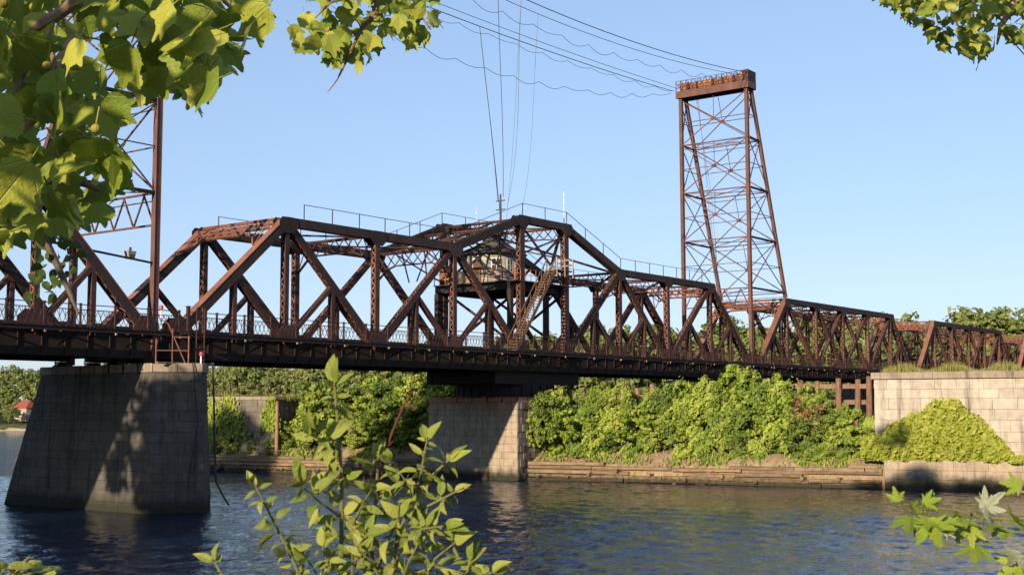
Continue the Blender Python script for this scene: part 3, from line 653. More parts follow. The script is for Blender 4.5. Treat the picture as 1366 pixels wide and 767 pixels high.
def coping(par, poly, z, h, out, m, blen, seed):
    rg = random.Random(seed); k = len(poly); c = np.mean(poly, axis=0); ex = [p+(p-c)*V(1, 1, 0)*(out/np.linalg.norm((p-c)[:2])) for p in poly]
    inn = shrink(poly, 1.1)
    for i in range(k):
        j = (i+1) % k; L = np.linalg.norm(ex[j]-ex[i]); nb = max(1, int(round(L/blen)))
        for b in range(nb):
            t0, t1 = b/nb+.008, (b+1)/nb-.008; e = rg.uniform(-.02, .03)
            o0, o1 = ex[i]*(1-t0)+ex[j]*t0, ex[i]*(1-t1)+ex[j]*t1; i0, i1 = inn[i]*(1-t0)+inn[j]*t0, inn[i]*(1-t1)+inn[j]*t1
            mb = MB(); dz = V(0, 0, z-o0[2]); hz = V(0, 0, h+e); ch = .07
            lo = [o0+dz, o1+dz, i1+dz, i0+dz]; mid = [x+hz-V(0, 0, ch) for x in lo]
            inw = unit((i0+i1-o0-o1)*V(1, 1, 0))*ch; hi = [lo[0]+hz+inw, lo[1]+hz+inw, lo[2]+hz, lo[3]+hz]
            mb.loft(lo, mid, False); b0 = len(mb.v); mb.v += [tuple(x) for x in hi]
            for q in range(4): mb.f.append((4+q, 4+(q+1) % 4, b0+(q+1) % 4, b0+q))
            mb.f.append((b0, b0+1, b0+2, b0+3)); mb.f.append((3, 2, 1, 0)); part('coping_stone', mb, m, par)
    mb = MB(); mb.prism([p*V(1, 1, 0)+V(0, 0, z+h-.12) for p in shrink(poly, 1.05)], (0, 0, .06)); part('top_slab', mb, m, par)
coping(pr, top, zt+.02, .5, .16, 'coping', 1.5, 5)
# bearings on the left pier (dark pedestals under both spans)
for k, (x, y) in enumerate([(-2.3, 0.), (-2.3, W), (-.1, 0.), (-.1, W), (-2.0, 3.1), (-.4, 5.6)]):
    t = thing('bridge_bearing', (x, y, zt+.5), f'{"outer" if k < 4 else "inner"} cast bearing block in shadow on top of the left pier, {ORD[k]} in plan', 'bearing', 'bearings on the left pier')
    hh = D-1.86-(zt+.52) if k < 4 else D-1.75-(zt+.52)
    mb = MB(); mb.loft([V(x-.5, y-.55, zt+.53), V(x+.5, y-.55, zt+.53), V(x+.5, y+.55, zt+.53), V(x-.5, y+.55, zt+.53)], [V(x-.3, y-.4, zt+.52+hh*.6), V(x+.3, y-.4, zt+.52+hh*.6), V(x+.3, y+.4, zt+.52+hh*.6), V(x-.3, y+.4, zt+.52+hh*.6)]); part('pedestal', mb, 'darksteel', t)
    mb = MB(); mb.box(x-.42, x+.42, y-.35, y+.35, zt+.53+hh*.6, zt+.5+hh); part('saddle', mb, 'darksteel', t)

# centre (pivot) pier
ct = D-4.05; cb = -.6; cx0, cx1, cy0, cy1 = 35.3, 42.6, -.15, 9.6
pc = thing('stone_pier', ((cx0+cx1)/2, (cy0+cy1)/2, cb), 'tan block pivot pier under the turntable, its sunlit corner stained orange at top', 'pier')
bo_ = [V(cx0-.2, cy0-.1, cb), V(cx1+.2, cy0-.1, cb), V(cx1+.2, cy1+.1, cb), V(cx0-.2, cy1+.1, cb)]; to_ = [V(cx0, cy0, ct-.45), V(cx1, cy0, ct-.45), V(cx1, cy1, ct-.45), V(cx0, cy1, ct-.45)]
mb = MB(); mb.loft(shrink(bo_, .3), shrink(to_, .3)); part('core', mb, 'mortar', pc)
stone_face(pc, bo_[3], bo_[0], to_[0], to_[3], 12, 1.15, 'stone_tan', 21)
stone_face(pc, bo_[0], bo_[1], to_[1], to_[0], 12, .7, 'stone_rough', 22, prot=.16)
stone_face(pc, bo_[2], bo_[3], to_[3], to_[2], 8, 1.6, 'stone_tan', 23)
coping(pc, to_, ct-.43, .42, .1, 'stone_tan', 1.6, 6)

# island retaining walls -------------------------------------------------
def fline(y): return 36.55-.2*y if y < 0 else 36.55-.145*y
# pale stone rest pier at right
e = unit(V(.215, -.977, 0)); n_in = V(-e[1], e[0], 0)
O = V(42.35, -29.0, 0); LW = 21.
rw = thing('stone_wall', tuple(O+e*10+n_in*3+V(0, 0, -.6)), 'high pale limestone block wall at right edge with ivy mound on it', 'wall')
def seg(s, z, inn): return O+e*s+n_in*inn+V(0, 0, z)
stone_face(rw, seg(0, -.5, 0), seg(LW, -.5, 0), seg(LW, 2.15, .05), seg(0, 2.15, .05), 4, 1.9, 'stone_tan', 31, depth=.7)
stone_face(rw, seg(-.8, 2.1, 1.3), seg(LW, 2.1, 1.3), seg(LW, 8.15, 1.55), seg(-.8, 8.15, 1.55), 8, 2.0, 'stone_pale', 32, depth=.7)
stone_face(rw, seg(-.8, 2.1, 9), seg(-.8, 2.1, 1.3), seg(-.8, 8.15, 1.55), seg(-.8, 8.15, 9), 8, 1.8, 'stone_pale', 33, depth=.7)
stone_face(rw, seg(0, -.5, 2), seg(0, -.5, 0), seg(0, 2.15, .05), seg(0, 2.15, 2), 4, 1.4, 'stone_tan', 34, depth=.6)
mb = MB(); mb.prism([seg(-.5, -.5, 1.7), seg(LW, -.5, 1.7), seg(LW, -.5, 9), seg(-.5, -.5, 9)], (0, 0, 8.7)); part('core', mb, 'lime_mortar', rw)
mb = MB(); mb.prism([seg(.3, -.5, .3), seg(LW, -.5, .3), seg(LW, -.5, 1.6), seg(.3, -.5, 1.6)], (0, 0, 2.62)); part('ledge', mb, 'mud', rw)
s = -1.0; rg = random.Random(4)
while s < LW:
    L = rg.uniform(1.9, 3.0); mb = MB(); mb.prism([seg(s, 8.17, 1.3), seg(s+L-.02, 8.17, 1.3), seg(s+L-.02, 8.17, 2.6), seg(s, 8.17, 2.6)], (0, 0, .5+rg.uniform(-.02, .02))); part('coping_stone', mb, 'coping', rw); s += L
mb = MB(); mb.prism([seg(-.7, 8.25, 2.62), seg(LW, 8.25, 2.62), seg(LW, 8.25, 9.4), seg(-.7, 8.25, 9.4)], (0, 0, .38)); part('fill', mb, 'mud', rw)

# far rest pier seen under the swing span
fp = thing('stone_wall', (33.5, 32, -.6), 'rubble stone pier with vines seen between left pier and sapling', 'wall')
fa, fb = V(32.2, 37.5, 1.5), V(33.7, 27.6, 1.5)
stone_face(fp, fa, fb, fb+V(0, 0, 5.35), fa+V(0, 0, 5.35), 9, 1.1, 'stone_rough', 41, depth=.5, prot=.14)
stone_face(fp, fb, fb+V(7, 1, 0), fb+V(7, 1, 5.35), fb+V(0, 0, 5.35), 9, 1.2, 'stone_rough', 42)
mb = MB(); mb.prism([fa+V(.3, -.2, -2), fb+V(.3, .2, -2), fb+V(6.8, 1, -2), fa+V(6.8, 1, -2)], (0, 0, 7.3)); part('core', mb, 'mortar', fp)
d_ = unit(fb-fa)
for i in range(6):
    a, b = fa+(fb-fa)*(i/6), fa+(fb-fa)*((i+1)/6)-d_*.02; mb = MB(); mb.prism([a+V(-.12, 0, 5.37), b+V(-.12, 0, 5.37), b+V(1.2, 0, 5.37), a+V(1.2, 0, 5.37)], (0, 0, .32)); part('coping_stone', mb, 'coping', fp)
fr = thing('pipe_railing', tuple((fa+fb)/2+V(.5, 0, 5.69)), 'thin rusty pipe railing along top of the far rubble pier', 'railing')
for i in range(9):
    c = fa+(fb-fa)*(i/8*.96+.02)+V(.5, 0, 5.69); mb = MB(); mb.tube([c, c+V(0, 0, 1.15)], .03, 6); part('post', mb, 'steel', fr)
for z in (.55, 1.13):
    mb = MB(); mb.tube([fa+V(.5, 0, 5.69+z), fb+V(.5, 0, 5.69+z)], .025, 6); part('rail', mb, 'steel', fr)
pp = thing('utility_post', tuple(fb+V(-.4, -.6, 0)), 'pinkish weathered post at the near corner of far rubble pier', 'post')
mb = MB(); mb.tube([fb+V(-.4, -.6, 0), fb+V(-.4, -.6, 5.1)], [.17, .14], 8); part('shaft', mb, 'pile', pp)
mb = MB(); mb.tube([fb+V(-.4, -.6, 5.1), fb+V(-.4, -.6, 5.25)], [.19, .12], 8); part('cap', mb, 'timber', pp)

# island ground
ib = MB(); ysI = list(np.arange(-52, 42.1, 1.5)); prof = [(-.25, -1.2), (.12, 1.3), (.7, 1.6), (1.5, 2.15), (3.2, 2.6), (6, 2.9), (11, 2.7), (14, 1.5), (17, -1.2)]
for y in ysI:
    for (dx, z) in prof: ib.v.append((fline(y)+dx+.25, y, z+(.18*hnoise(y*9, dx*31) if z > 0 else 0)))
kp = len(prof)
for i in range(len(ysI)-1):
    for j in range(kp-1): ib.f.append((i*kp+j, i*kp+j+1, (i+1)*kp+j+1, (i+1)*kp+j))
ib.f.append(tuple(range(kp))[::-1]); ib.f.append(tuple((len(ysI)-1)*kp+j for j in range(kp)))
ime = ib.mesh('island_ground', M['mud'])
for p in ime.polygons: p.use_smooth = True
struct('island_ground', ime)

# timber crib along the water
def crib(label, y0, y1, seed):
    rg = random.Random(seed); ym = (y0+y1)/2; t = thing('timber_crib', (fline(ym), ym, -.4), label, 'retaining wall')
    for c in range(6):
        z = -.2+c*.325; y = y0
        while y > y1+.5:
            L = min(rg.uniform(3.2, 7.0), y-y1); yb = y-L
            if c == 5 and rg.random() < .45 or rg.random() < .06: y = yb; continue
            o = -.12+c*.06+rg.uniform(-.07, .1); dz = rg.uniform(-.045, .045)+(-.05 if c == 5 else 0)
            mb = MB(); A, B = V(fline(y)+o, y-.03, z+dz), V(fline(yb)+o+rg.uniform(-.03, .03), yb+.03, z+dz+rg.uniform(-.05, .05))
            h = .3; ww = .3; a = unit(B-A); sd = V(-a[1], a[0], 0); 
            ring = lambda P, k: [P+sd*ww/2*k-V(0, 0, h/2), P-sd*ww/2*k-V(0, 0, h/2*.8), P-sd*ww/2*k+V(0, 0, h/2*.8), P+sd*ww/2*k+V(0, 0, h/2)]
            mb.loft(ring(A, 1), ring((A+B)/2+V(rg.uniform(-.03, .03), 0, 0), 1.04), True); mb.loft(ring((A+B)/2, 1.0), ring(B, .97), True)
            part('log', mb, 'timber', t); y = yb
    y = y0-1.2
    while y > y1+.8:
        z = rg.choice((.3, .62, .95)); mb = MB(); x = fline(y); mb.box(x-.38, x+.4, y-.13, y+.13, z-.13, z+.13); part('tie_log_end', mb, 'timber', t); y -= rg.uniform(1.8, 3.6)
crib('weathered timber log crib between the pivot pier and the pale wall', -.2, -28.8, 51)
crib('low timber log crib left of the pivot pier, behind the sapling', 37, 10.6, 52)
# rubble on the bank
rg = random.Random(9); mb = MB()
for i in range(1500):
    y = rg.uniform(-28.5, 36); 
    if .2 < y < 10.4: continue
    dx = abs(rg.gauss(1.1, .75))+.15; r = rg.uniform(.04, .15)*(1.7 if rg.random() < .1 else 1); zz = np.interp(dx, [p[0]+.25 for p in prof], [p[1] for p in prof]); c = V(fline(y)+dx, y, zz+r*.3)
    a = rg.uniform(0, 6.28); ux, uy = V(math.cos(a), math.sin(a), 0), V(-math.sin(a), math.cos(a), 0)
    k8 = [c+(ux*sx*rg.uniform(.6, 1.2)+uy*sy*rg.uniform(.5, 1.0))*r*(1 if sz < 0 else .7)+V(0, 0, sz*r*rg.uniform(.4, .8)) for sz in (-1, 1) for (sx, sy) in ((-1, -1), (1, -1), (1, 1), (-1, 1))]
    mb.box8(k8)
rb = link('rubble', mb.mesh('rubble', M['rock'])); rb['kind'] = 'stuff'; rb['label'] = 'broken tan rubble lying above the timber crib'; rb['category'] = 'rubble'
# driftwood by the left pier
for i, (dy, dz, L, an, tl) in enumerate([(0, .5, 3.0, .5, .35), (.7, .35, 2.4, 2.2, .15), (-.6, .3, 2.2, 1.3, .6), (.3, .75, 2.0, 2.8, -.1)]):
    c = V(fline(33.2)+.1, 33.2+dy, dz); d = V(math.cos(an)*math.cos(tl), math.sin(an)*math.cos(tl), math.sin(tl)); mb = MB()
    mb.tube([c-d*L/2, c-d*L*.1+V(0, 0, .06), c+d*L*.2, c+d*L/2], [.2, .19, .16, .11], 8)
    tagged('driftwood_log', mb, 'timber', f'grey-brown driftwood log heaped at the waterline beside far rubble pier, {("longest leaning", "crossing", "steepest", "topmost")[i]}', 'log', 'driftwood heap')

# timber piles with caps behind the shrubs
piles = [(44.5, .9, 7.6), (46.0, -2.5, 7.4), (45.5, -5.6, 7.7), (45.0, -7.6, 8.0), (45.5, -11.5, 7.9), (46.5, -15.5, 7.9), (47.0, -18.6, 8.0), (46.8, -20.4, 8.2), (46.5, -22.2, 8.1), (46.0, -24.0, 8.3), (46.3, -25.3, 8.2), (45.6, -26.6, 8.4), (46.0, -28.0, 8.3), (36.5, 23.5, 6.0)]
for i, (x, y, z) in enumerate(piles):
    mb = MB(); lx, ly = random.uniform(-.2, .2), random.uniform(-.2, .2); mb.tube([V(x, y, 1.0), V(x+lx*.5, y+ly*.5, z*.55), V(x+lx, y+ly, z), V(x+lx, y+ly, z+.04)], [.27, .25, .22, .16], 9)
    tagged('timber_pile', mb, 'pile', f'reddish upright timber pile among island shrubs, {ORD[i] if i < 13 else ORD[i-13]} {"right" if i < 13 else "left"} of the pivot pier', 'pile', 'timber fender piles')
for i, (a, b, z) in enumerate([((46.6, -17.5), (46.0, -29), 7.75), ((45.1, -3), (46.2, -16), 7.0), ((46.9, -17.8), (46.3, -28.6), 6.5)]):
    mb = MB(); mb.bar(V(a[0]+.35, a[1], z), V(b[0]+.35, b[1], z-.1), .3, .36, side=(1, 0, 0)); tagged('timber_beam', mb, 'pile', ('long upper timber beam bolted behind the piles near the pale wall', 'timber beam behind the shrubs right of pivot pier', 'lower timber beam behind the piles near the pale wall')[i], 'beam')

# piers of the right-hand spans and left abutment (plain, mostly hidden)
for (x, lab) in ((80.2, 'stone pier behind the shrubs under the right tower'), (131.0, 'stone pier under second and third truss spans at right, on far bank edge'), (181.3, 'stone pier under the farthest truss span'), (-51.8, 'stone abutment carrying the shore end of the left span')):
    t = thing('stone_pier', (x, W/2, -3), lab, 'pier'); bz = -3.2 if x < 131 else -1.0
    b4 = [V(x-2, -2.5, bz), V(x+2, -2.5, bz), V(x+2, W+2.5, bz), V(x-2, W+2.5, bz)]; t4 = [V(x-1.6, -2.0, D-2.3), V(x+1.6, -2.0, D-2.3), V(x+1.6, W+2, D-2.3), V(x-1.6, W+2, D-2.3)]
    mb = MB(); mb.loft(shrink(b4, .2), shrink(t4, .2)); part('core', mb, 'mortar', t)
    for i in range(4): stone_face(t, b4[i], b4[(i+1) % 4], t4[(i+1) % 4], t4[i], 7, 3.4, 'stone_grey', 60+i)
    coping(t, t4, D-2.28, .4, .12, 'coping', 3, 7)
    for y in (0, W): 
        mb = MB(); mb.box(x-1.4, x+1.4, y-.4, y+.4, D-1.87, D-1.6+.05); part('bearing_plate', mb, 'darksteel', t)

# ------------------------------------------------------------------ operator cabin, stair, small fittings
cz = D+5.86
cab = thing('operator_cabin', (38.6, 5.0, cz), 'cream boarded octagonal operator cabin with dark roof inside the raised middle', 'cabin')
hx0, hx1, hy0, hy1 = 36.3, 41.0, 2.7, 7.3; c_ = 1.2
octo = lambda g, z: [V(hx0+c_-g*.4, hy0-g, z), V(hx1-c_+g*.4, hy0-g, z), V(hx1+g, hy0+c_-g*.4, z), V(hx1+g, hy1-c_+g*.4, z), V(hx1-c_+g*.4, hy1+g, z), V(hx0+c_-g*.4, hy1+g, z), V(hx0-g, hy1-c_+g*.4, z), V(hx0-g, hy0+c_-g*.4, z)]
lo, hi = octo(0, cz), octo(0, cz+2.7)
for i in range(8):
    j = (i+1) % 8; mb = MB(); nn = unit(np.cross(lo[j]-lo[i], V(0, 0, 1))); mb.prism([lo[i], lo[j], hi[j], hi[i]], -nn*.1); wl = part('wall', mb, 'brownboard' if i in (1, 2) else 'cream', cab)
    L = np.linalg.norm(lo[j]-lo[i]); d = unit(lo[j]-lo[i]); nw = 2 if L > 2.2 else 1
    for q in range(nw):
        cc = lo[i]+d*L*(q+.5)/nw+V(0, 0, 1.65)+nn*.012; ww = .42
        mb = MB(); mb.prism([cc-d*ww-V(0, 0, .55), cc+d*ww-V(0, 0, .55), cc+d*ww+V(0, 0, .55), cc-d*ww+V(0, 0, .55)], nn*.02); wo = part('window', mb, 'glass', cab)
        mb = MB(); 
        for s in (-1, 0, 1): mb.bar(cc+d*ww*s-V(0, 0, .58), cc+d*ww*s+V(0, 0, .58), .07 if s else .04, .06, side=d, off=(0, 0))
        for s in (-1, 0, 1): mb.bar(cc-d*(ww+.05)+V(0, 0, .58*s), cc+d*(ww+.05)+V(0, 0, .58*s), .062, .075 if s else .045, side=nn)
        subpart('window_frame', mb, 'white', wo)
eav = octo(.55, cz+2.68); rid = [V(38.1, 5.0, cz+4.3), V(39.2, 5.0, cz+4.3)]
mb = MB(); mb.v = [tuple(x) for x in eav]+[tuple(x) for x in rid]; mb.f = [(0, 1, 9, 8), (1, 2, 9), (2, 3, 9), (3, 4, 9), (4, 5, 8, 9), (5, 6, 8), (6, 7, 8), (7, 0, 8), tuple(range(7, -1, -1))]
rf = part('roof', mb, 'roof', cab)
mb = MB(); mb.tube([V(38.4, 5.2, cz+3.9), V(38.4, 5.2, cz+5.2)], .16, 8); subpart('chimney', mb, 'steel', rf)
mb = MB(); dn = lo[7]*.5+lo[0]*.5; mb.box(hx0-.05, hx0-.005, 4.5, 5.4, cz+.02, cz+2.05); part('door', mb, 'brownboard', cab)
# machinery drum on the platform
dm = thing('water_tank', (35.9, 8.0, cz), 'orange rusty tank standing on the platform left of the cabin', 'tank')
mb = MB(); mb.tube([V(35.9, 8.0, cz+.35), V(35.9, 8.0, cz+.37), V(35.9, 8.0, cz+1.6), V(35.9, 8.0, cz+1.75)], [.7, .74, .74, .5], 16); part('shell', mb, 'orange', dm)
for a in range(4): 
    x, y = 35.9+.5*math.cos(a*1.57+.7), 8.0+.5*math.sin(a*1.57+.7); mb = MB(); mb.box(x-.06, x+.06, y-.06, y+.06, cz, cz+.36); part('leg', mb, 'steel', dm)
mb = MB(); mb.box(35.2, 36.0, 4.6, 6.4, cz, cz+1.0); mb.box(35.3, 35.9, 4.7, 6.3, cz+1.0, cz+1.12); tagged('machine_housing', mb, 'paint', 'boxy weathered machine housing on platform behind the rusty tank', 'housing')
# stair on the near side of the truss
st = thing('staircase', (33.3, -1.0, D-.33), 'sunlit timber staircase climbing from the walkway to the cabin platform', 'staircase')
sa, sb = V(33.4, -1.0, D-.33), V(39.2, -1.0, D+7.0); sdir = sb-sa
for y in (-1.45, -.55):
    mb = MB(); mb.bar(sa+V(0, y+1, 0), sb+V(0, y+1, 0), .06, .3); part('stringer', mb, 'stairwood', st)
    mb = MB(); mb.bar(sa+V(0, y+1, 1.0), sb+V(0, y+1, 1.0), .06, .08); part('handrail', mb, 'stairwood', st)
    for q in range(8):
        c = sa+sdir*(q/7*.97+.015)+V(0, y+1, 0); mb = MB(); mb.box(c[0]-.035, c[0]+.035, c[1]-.03, c[1]+.03, c[2]+.05, c[2]+1.0); part('baluster', mb, 'stairwood', st)
for q in range(29):
    c = sa+sdir*((q+.5)/29); mb = MB(); mb.box(c[0]-.15, c[0]+.15, -1.41, -.59, c[2]-.025, c[2]+.025); part('tread', mb, 'stairwood', st)
mb = MB(); mb.box(39.0, 41.6, -1.6, -.45, D+6.9, D+7.0); part('landing', mb, 'stairwood', st)
mb = MB()
for z in (7.5, 8.0): mb.box(39.1, 41.6, -1.6, -1.54, D+z-.04, D+z+.04); mb.box(41.54, 41.6, -1.53, -.45, D+z-.04, D+z+.04)
for x in (39.1, 40.3, 41.55): mb.box(x-.04, x+.04, -1.68, -1.605, D+6.4, D+8.05)
part('landing_railing', mb, 'paint', st)
for x in (39.3, 41.3): 
    mb = MB(); mb.bar(V(x, -1.0, D+6.88), V(x, -.4, D+5.75), .1, .1); part('landing_bracket', mb, 'steel', st)
mb = MB(); mb.box(39.9, 40.6, -.44, -.34, D+6.5, D+7.4); mb.box(39.85, 40.65, -.5, -.44, D+7.4, D+7.46); tagged('electrical_cabinet', mb, 'white', 'small white cabinet fixed beside the stair landing', 'cabinet')
# masts on top
mc = V(38.7, 4.2, D+H2)
mt = thing('cable_mast', (38.7, 4.2, D+H2-.8), 'short dark cable mast on the roofline over the cabin, gathering hanging cables', 'mast')
mb = MB(); mb.tube([mc+V(0, 0, -.75), mc+V(0, 0, 2.6)], [.12, .07], 8); part('pole', mb, 'cable', mt)
for z in (1.2, 2.0): mb = MB(); mb.bar(mc+V(0, -.5, z), mc+V(0, .5, z), .08, .08, side=(1, 0, 0)); part('crossarm', mb, 'cable', mt)
mb = MB(); mb.bar(V(SX[4], W/2, D+H2-.8), V(SX[5], W/2, D+H2-.8), .3, .12); part('base_beam', mb, 'darksteel', mt)
for i, (x, y, h, lab) in enumerate([(42.5, -.05, 2.9, 'tall thin white whip antenna at right end of the raised top chord'), (40.6, W, 2.2, 'thin white whip antenna on the far raised chord'), (42.7, .1, .0, '')]):
    if h: 
        t = thing('antenna', (x, y, D+H2-.02), lab, 'antenna'); mb = MB(); mb.tube([V(x, y, D+H2-.02), V(x, y, D+H2+h)], [.035, .02], 6); part('rod', mb, 'white', t); mb = MB(); mb.tube([V(x, y, D+H2-.02), V(x, y, D+H2+.5)], .06, 6); part('base', mb, 'wire', t)
# lamps
def lamp(name, c, label, size, m='white'):
    t = thing(name, tuple(c), label, 'lamp'); mb = MB(); s = size; c = np.asarray(c, float)
    mb.loft([c+V(-s*.7, -s*.5, -s), c+V(s*.7, -s*.5, -s), c+V(s*.7, s*.5, -s), c+V(-s*.7, s*.5, -s)], [c+V(-s, -s*.7, s*.6), c+V(s, -s*.7, s*.6), c+V(s, s*.7, s*.6), c+V(-s, s*.7, s*.6)]); part('housing', mb, m, t)
    mb = MB(); mb.tube([c+V(0, 0, s*.6), c+V(0, 0, s*1.4)], s*.25, 6); part('bracket', mb, 'steel', t)
    mb = MB(); mb.box(c[0]-s*.6, c[0]+s*.6, c[1]-s*.62, c[1]-s*.56, c[2]-s*.6, c[2]+s*.2); part('lens', mb, 'glass', t); return t
lamp('floodlight', (SX[1]+.75, .5, D+6.9), 'white floodlight hung under the left hip of the swing span', .36)
lamp('floodlight', (TXL-1.6, .3, D+4.45), 'beige floodlight on the lowest strut of the left tower', .3, 'paint')
t_strut = MB(); t_strut.bar(V(TXL, 0, D+4.0), V(-9.0, 0, D+4.6), .1, .12); tagged('lamp_strut', t_strut, 'darksteel', 'thin horizontal strut from left tower leg carrying a floodlight', 'strut')
for (x, y, z, lab) in ((-2.9, -2.2, D+.5, 'red navigation lamp on the walkway railing at the left span end'), (-.9, -3.5, zt+.52, 'red navigation lamp on white stem on the lit corner of left pier')):
    t = thing('navigation_lamp', (x, y, z-(.0)), lab, 'lamp'); mb = MB(); mb.tube([V(x, y, z), V(x, y, z+.5)], .05, 8); part('stem', mb, 'white', t)
    mb = MB(); mb.tube([V(x, y, z+.5), V(x, y, z+.53), V(x, y, z+.7), V(x, y, z+.74)], [.15, .13, .13, .06], 10); part('lens', mb, 'red', t)
# service ladder and railing on the left pier, hanging cables
lad = thing('ladder', (-.2, -2.45, zt+.5), 'tall thin steel ladder from walkway down to left pier top', 'ladder')
for x in (-.45, .15): mb = MB(); mb.tube([V(x, -2.48, zt+.5), V(x, -2.48, D+1.2)], .035, 6); part('side_rail', mb, 'steel', lad)
for q in range(11): mb = MB(); zz = zt+.8+q*.32; mb.tube([V(-.45, -2.48, zz), V(.15, -2.48, zz)], .02, 5); part('rung', mb, 'steel', lad)
sr = thing('pier_railing', (-2.2, -2.4, zt+.5), 'rusty pipe guard railing with diagonal on left pier coping', 'railing')
for (a, b) in (((-3.2, -2.2, .5), (-3.2, -2.2, 2.0)), ((-1.6, -3.2, .5), (-1.6, -3.2, 2.2)), ((-2.4, -2.7, .5), (-2.4, -2.7, 2.6)), ((-3.2, -2.2, 1.3), (-1.6, -3.2, 1.3)), ((-2.4, -2.7, 2.1), (-1.6, -3.2, 2.1)), ((-1.75, -3.1, .55), (-2.6, -2.5, 2.9)), ((-2.6, -2.5, 2.9), (-3.1, -2.3, 3.2))):
    mb = MB(); mb.tube([V(a[0], a[1], zt+a[2]), V(b[0], b[1], zt+b[2])], .035, 6); part('pipe', mb, 'redsteel_lit', sr)
mb = MB(); mb.box(-3.6, .6, -2.95, -2.75, zt+.52, zt+.6); tagged('plank', mb, 'pile', 'loose timber plank lying across left pier coping', 'plank')
for i, (pts, lab) in enumerate([([(-.55, -4.55, zt+.6), (-.42, -4.6, zt-2), (-.4, -4.7, 4), (-.3, -4.75, 1.8), (.1, -4.9, 1.0), (.5, -5.0, .4)], 'black hose hanging down the pointed end of left pier to the water'), ([(-1.5, -3.85, zt+.62), (-1.45, -3.95, zt+.2), (-1.35, -3.98, zt-1.2), (-1.2, -4.12, zt-3), (-1.6, -3.95, 2.4), (-1.7, -3.95, 1.4)], 'thin black cable draped on the shaded cutwater of left pier')]):
    mb = MB(); mb.tube([V(*p)-V(.34, 0, 0) for p in pts], .055 if i == 0 else .035, 6); tagged('hanging_cable', mb, 'cable', lab, 'cable')
for i, (x, y) in enumerate(((-3.0, 8.3), (-2.9, 7.8))):
    t = thing('signal_lamp', (x, y, zt+.5), ('dark signal lamp on far end of left pier', 'thin dark post on far end of left pier')[i], 'lamp'); mb = MB(); mb.tube([V(x, y, zt+.5), V(x, y, zt+1.1+.2*i)], .03, 6); part('stem', mb, 'cable', t)
    if i == 0: mb = MB(); mb.tube([V(x, y, zt+1.1), V(x, y, zt+1.15), V(x, y, zt+1.4), V(x, y, zt+1.45)], [.1, .16, .16, .06], 8); part('lens', mb, 'cable', t)

# ------------------------------------------------------------------ overhead cables
def cable_path(A, B, sag, n=24, festoon=0, nf=18):
    A = V(*A); B = V(*B); pts = []
    m = n if not festoon else nf*6
    for i in range(m+1):
        t = i/m; z = -4*sag*t*(1-t)-(festoon*abs(math.sin(math.pi*nf*t))*(.55+.9*abs(math.sin(2.3*int(nf*t)+A[1]))) if festoon else 0); pts.append(A+(B-A)*t+V(0, 0, z))
    return pts
zT = D+32.2
CB = [((TXR-.5, W+.8, zT), (TXL+.5, W+.8, zT), 1.0, 0, .05, 'far heavy overhead cable between the two towers'), ((TXR-.5, W+.4, zT+.3), (TXL+.5, W+.4, zT+.3), .8, 0, .035, 'far twin overhead cable just above the heavy far cable'),
      ((TXR-.5, -.6, zT+.6), (TXL+.5, -.6, zT+.6), 2.5, 0, .05, 'near heavy overhead cable between the two towers'), ((TXR-.5, 0, zT+.4), (TXL+.5, 0, zT+.4), 2.8, 0, .035, 'near thin overhead cable beside the near heavy cable'),
      ((TXR-.5, W+1, zT-.2), (TXL+.5, W+1, zT-.2), 4.6, .35, .03, 'lowest scalloped cable hanging below the far heavy cable'), ((TXR-.5, .6, zT+.2), (TXL+.5, .6, zT+.2), 3.4, .4, .026, 'scalloped cable looped under the near heavy cable'),
      ((TXR-.5, W+.6, zT), (TXL+.5, W+.6, zT), 1.5, .3, .026, 'scalloped cable looped tightly under far heavy cable')]
CP = []
for A, B, sag, fe, r, lab in CB:
    pts = cable_path(A, B, sag, 24, fe); CP.append(pts); mb = MB(); mb.tube(pts, r*.8, 5); tagged('overhead_cable', mb, 'cable', lab, 'cable', 'overhead cables between towers')
def onc(k, x):
    pts = CP[k]; i = min(range(len(pts)), key=lambda q: abs(pts[q][0]-x)); return pts[i]
drops = [(0, 41.6, mc+V(0, .3, 2.0), .4, .035, 'dark drop cable falling straight from far cable to the mast, leftmost'), (0, 42.2, mc+V(0, .1, 1.2), .2, .035, 'second dark drop cable close beside the leftmost one'),
         (2, 32.6, mc+V(0, -.3, 2.3), .5, .032, 'long drop cable from near heavy cable to the mast'), (2, 34.4, mc+V(.3, -.4, .2), .6, .02, 'thin pale drop wire right of the dark drop cables'), (2, 36.6, mc+V(.5, -.4, 1.6), 1.8, .022, 'pale drop wire bowing to the right of the mast'), (3, 38.2, V(40.6, 3.5, D+H2+.2), 1.6, .02, 'rightmost pale drop wire bowing away from mast')]
for k, x, E_, bow, r, lab in drops:
    a = onc(k, x); pts = [a+(E_-a)*t+V(bow*.6*math.sin(math.pi*t)*t, 0, -bow*math.sin(math.pi*t)*.4) for t in np.linspace(0, 1, 18)]
    mb = MB(); mb.tube(pts, r*.8, 5); tagged('drop_cable', mb, 'cable' if r > .03 else 'wire', lab, 'cable', 'drop cables over the cabin')
for s in (.25, .5, .9):
    mb = MB(); mb.tube([V(TXR+.5+s, 6.4+s, zT-.6), V(TXR+.9+s*1.5, 5.9, D+20), V(TXR+1.6+s, 5.2, D+8)], .02, 5); tagged('tower_wire', mb, 'wire', f'thin wire hanging inside the right tower, {("left", "middle", "right")[(.25, .5, .9).index(s)]} of three', 'wire', 'wires inside right tower')

BANK_TREES = [(-50, -11.0, 22.0, .95), (-53, -18, 20.5, .95), (-49, -44, 28.0, 1.1), (-52, -51, 27.5, 1.05), (-56, 6, 19.5, .9), (-54, 20, 31.5, 1.15), (-52, 33, 25, 1.0), (-60, -30, 17, .9)]

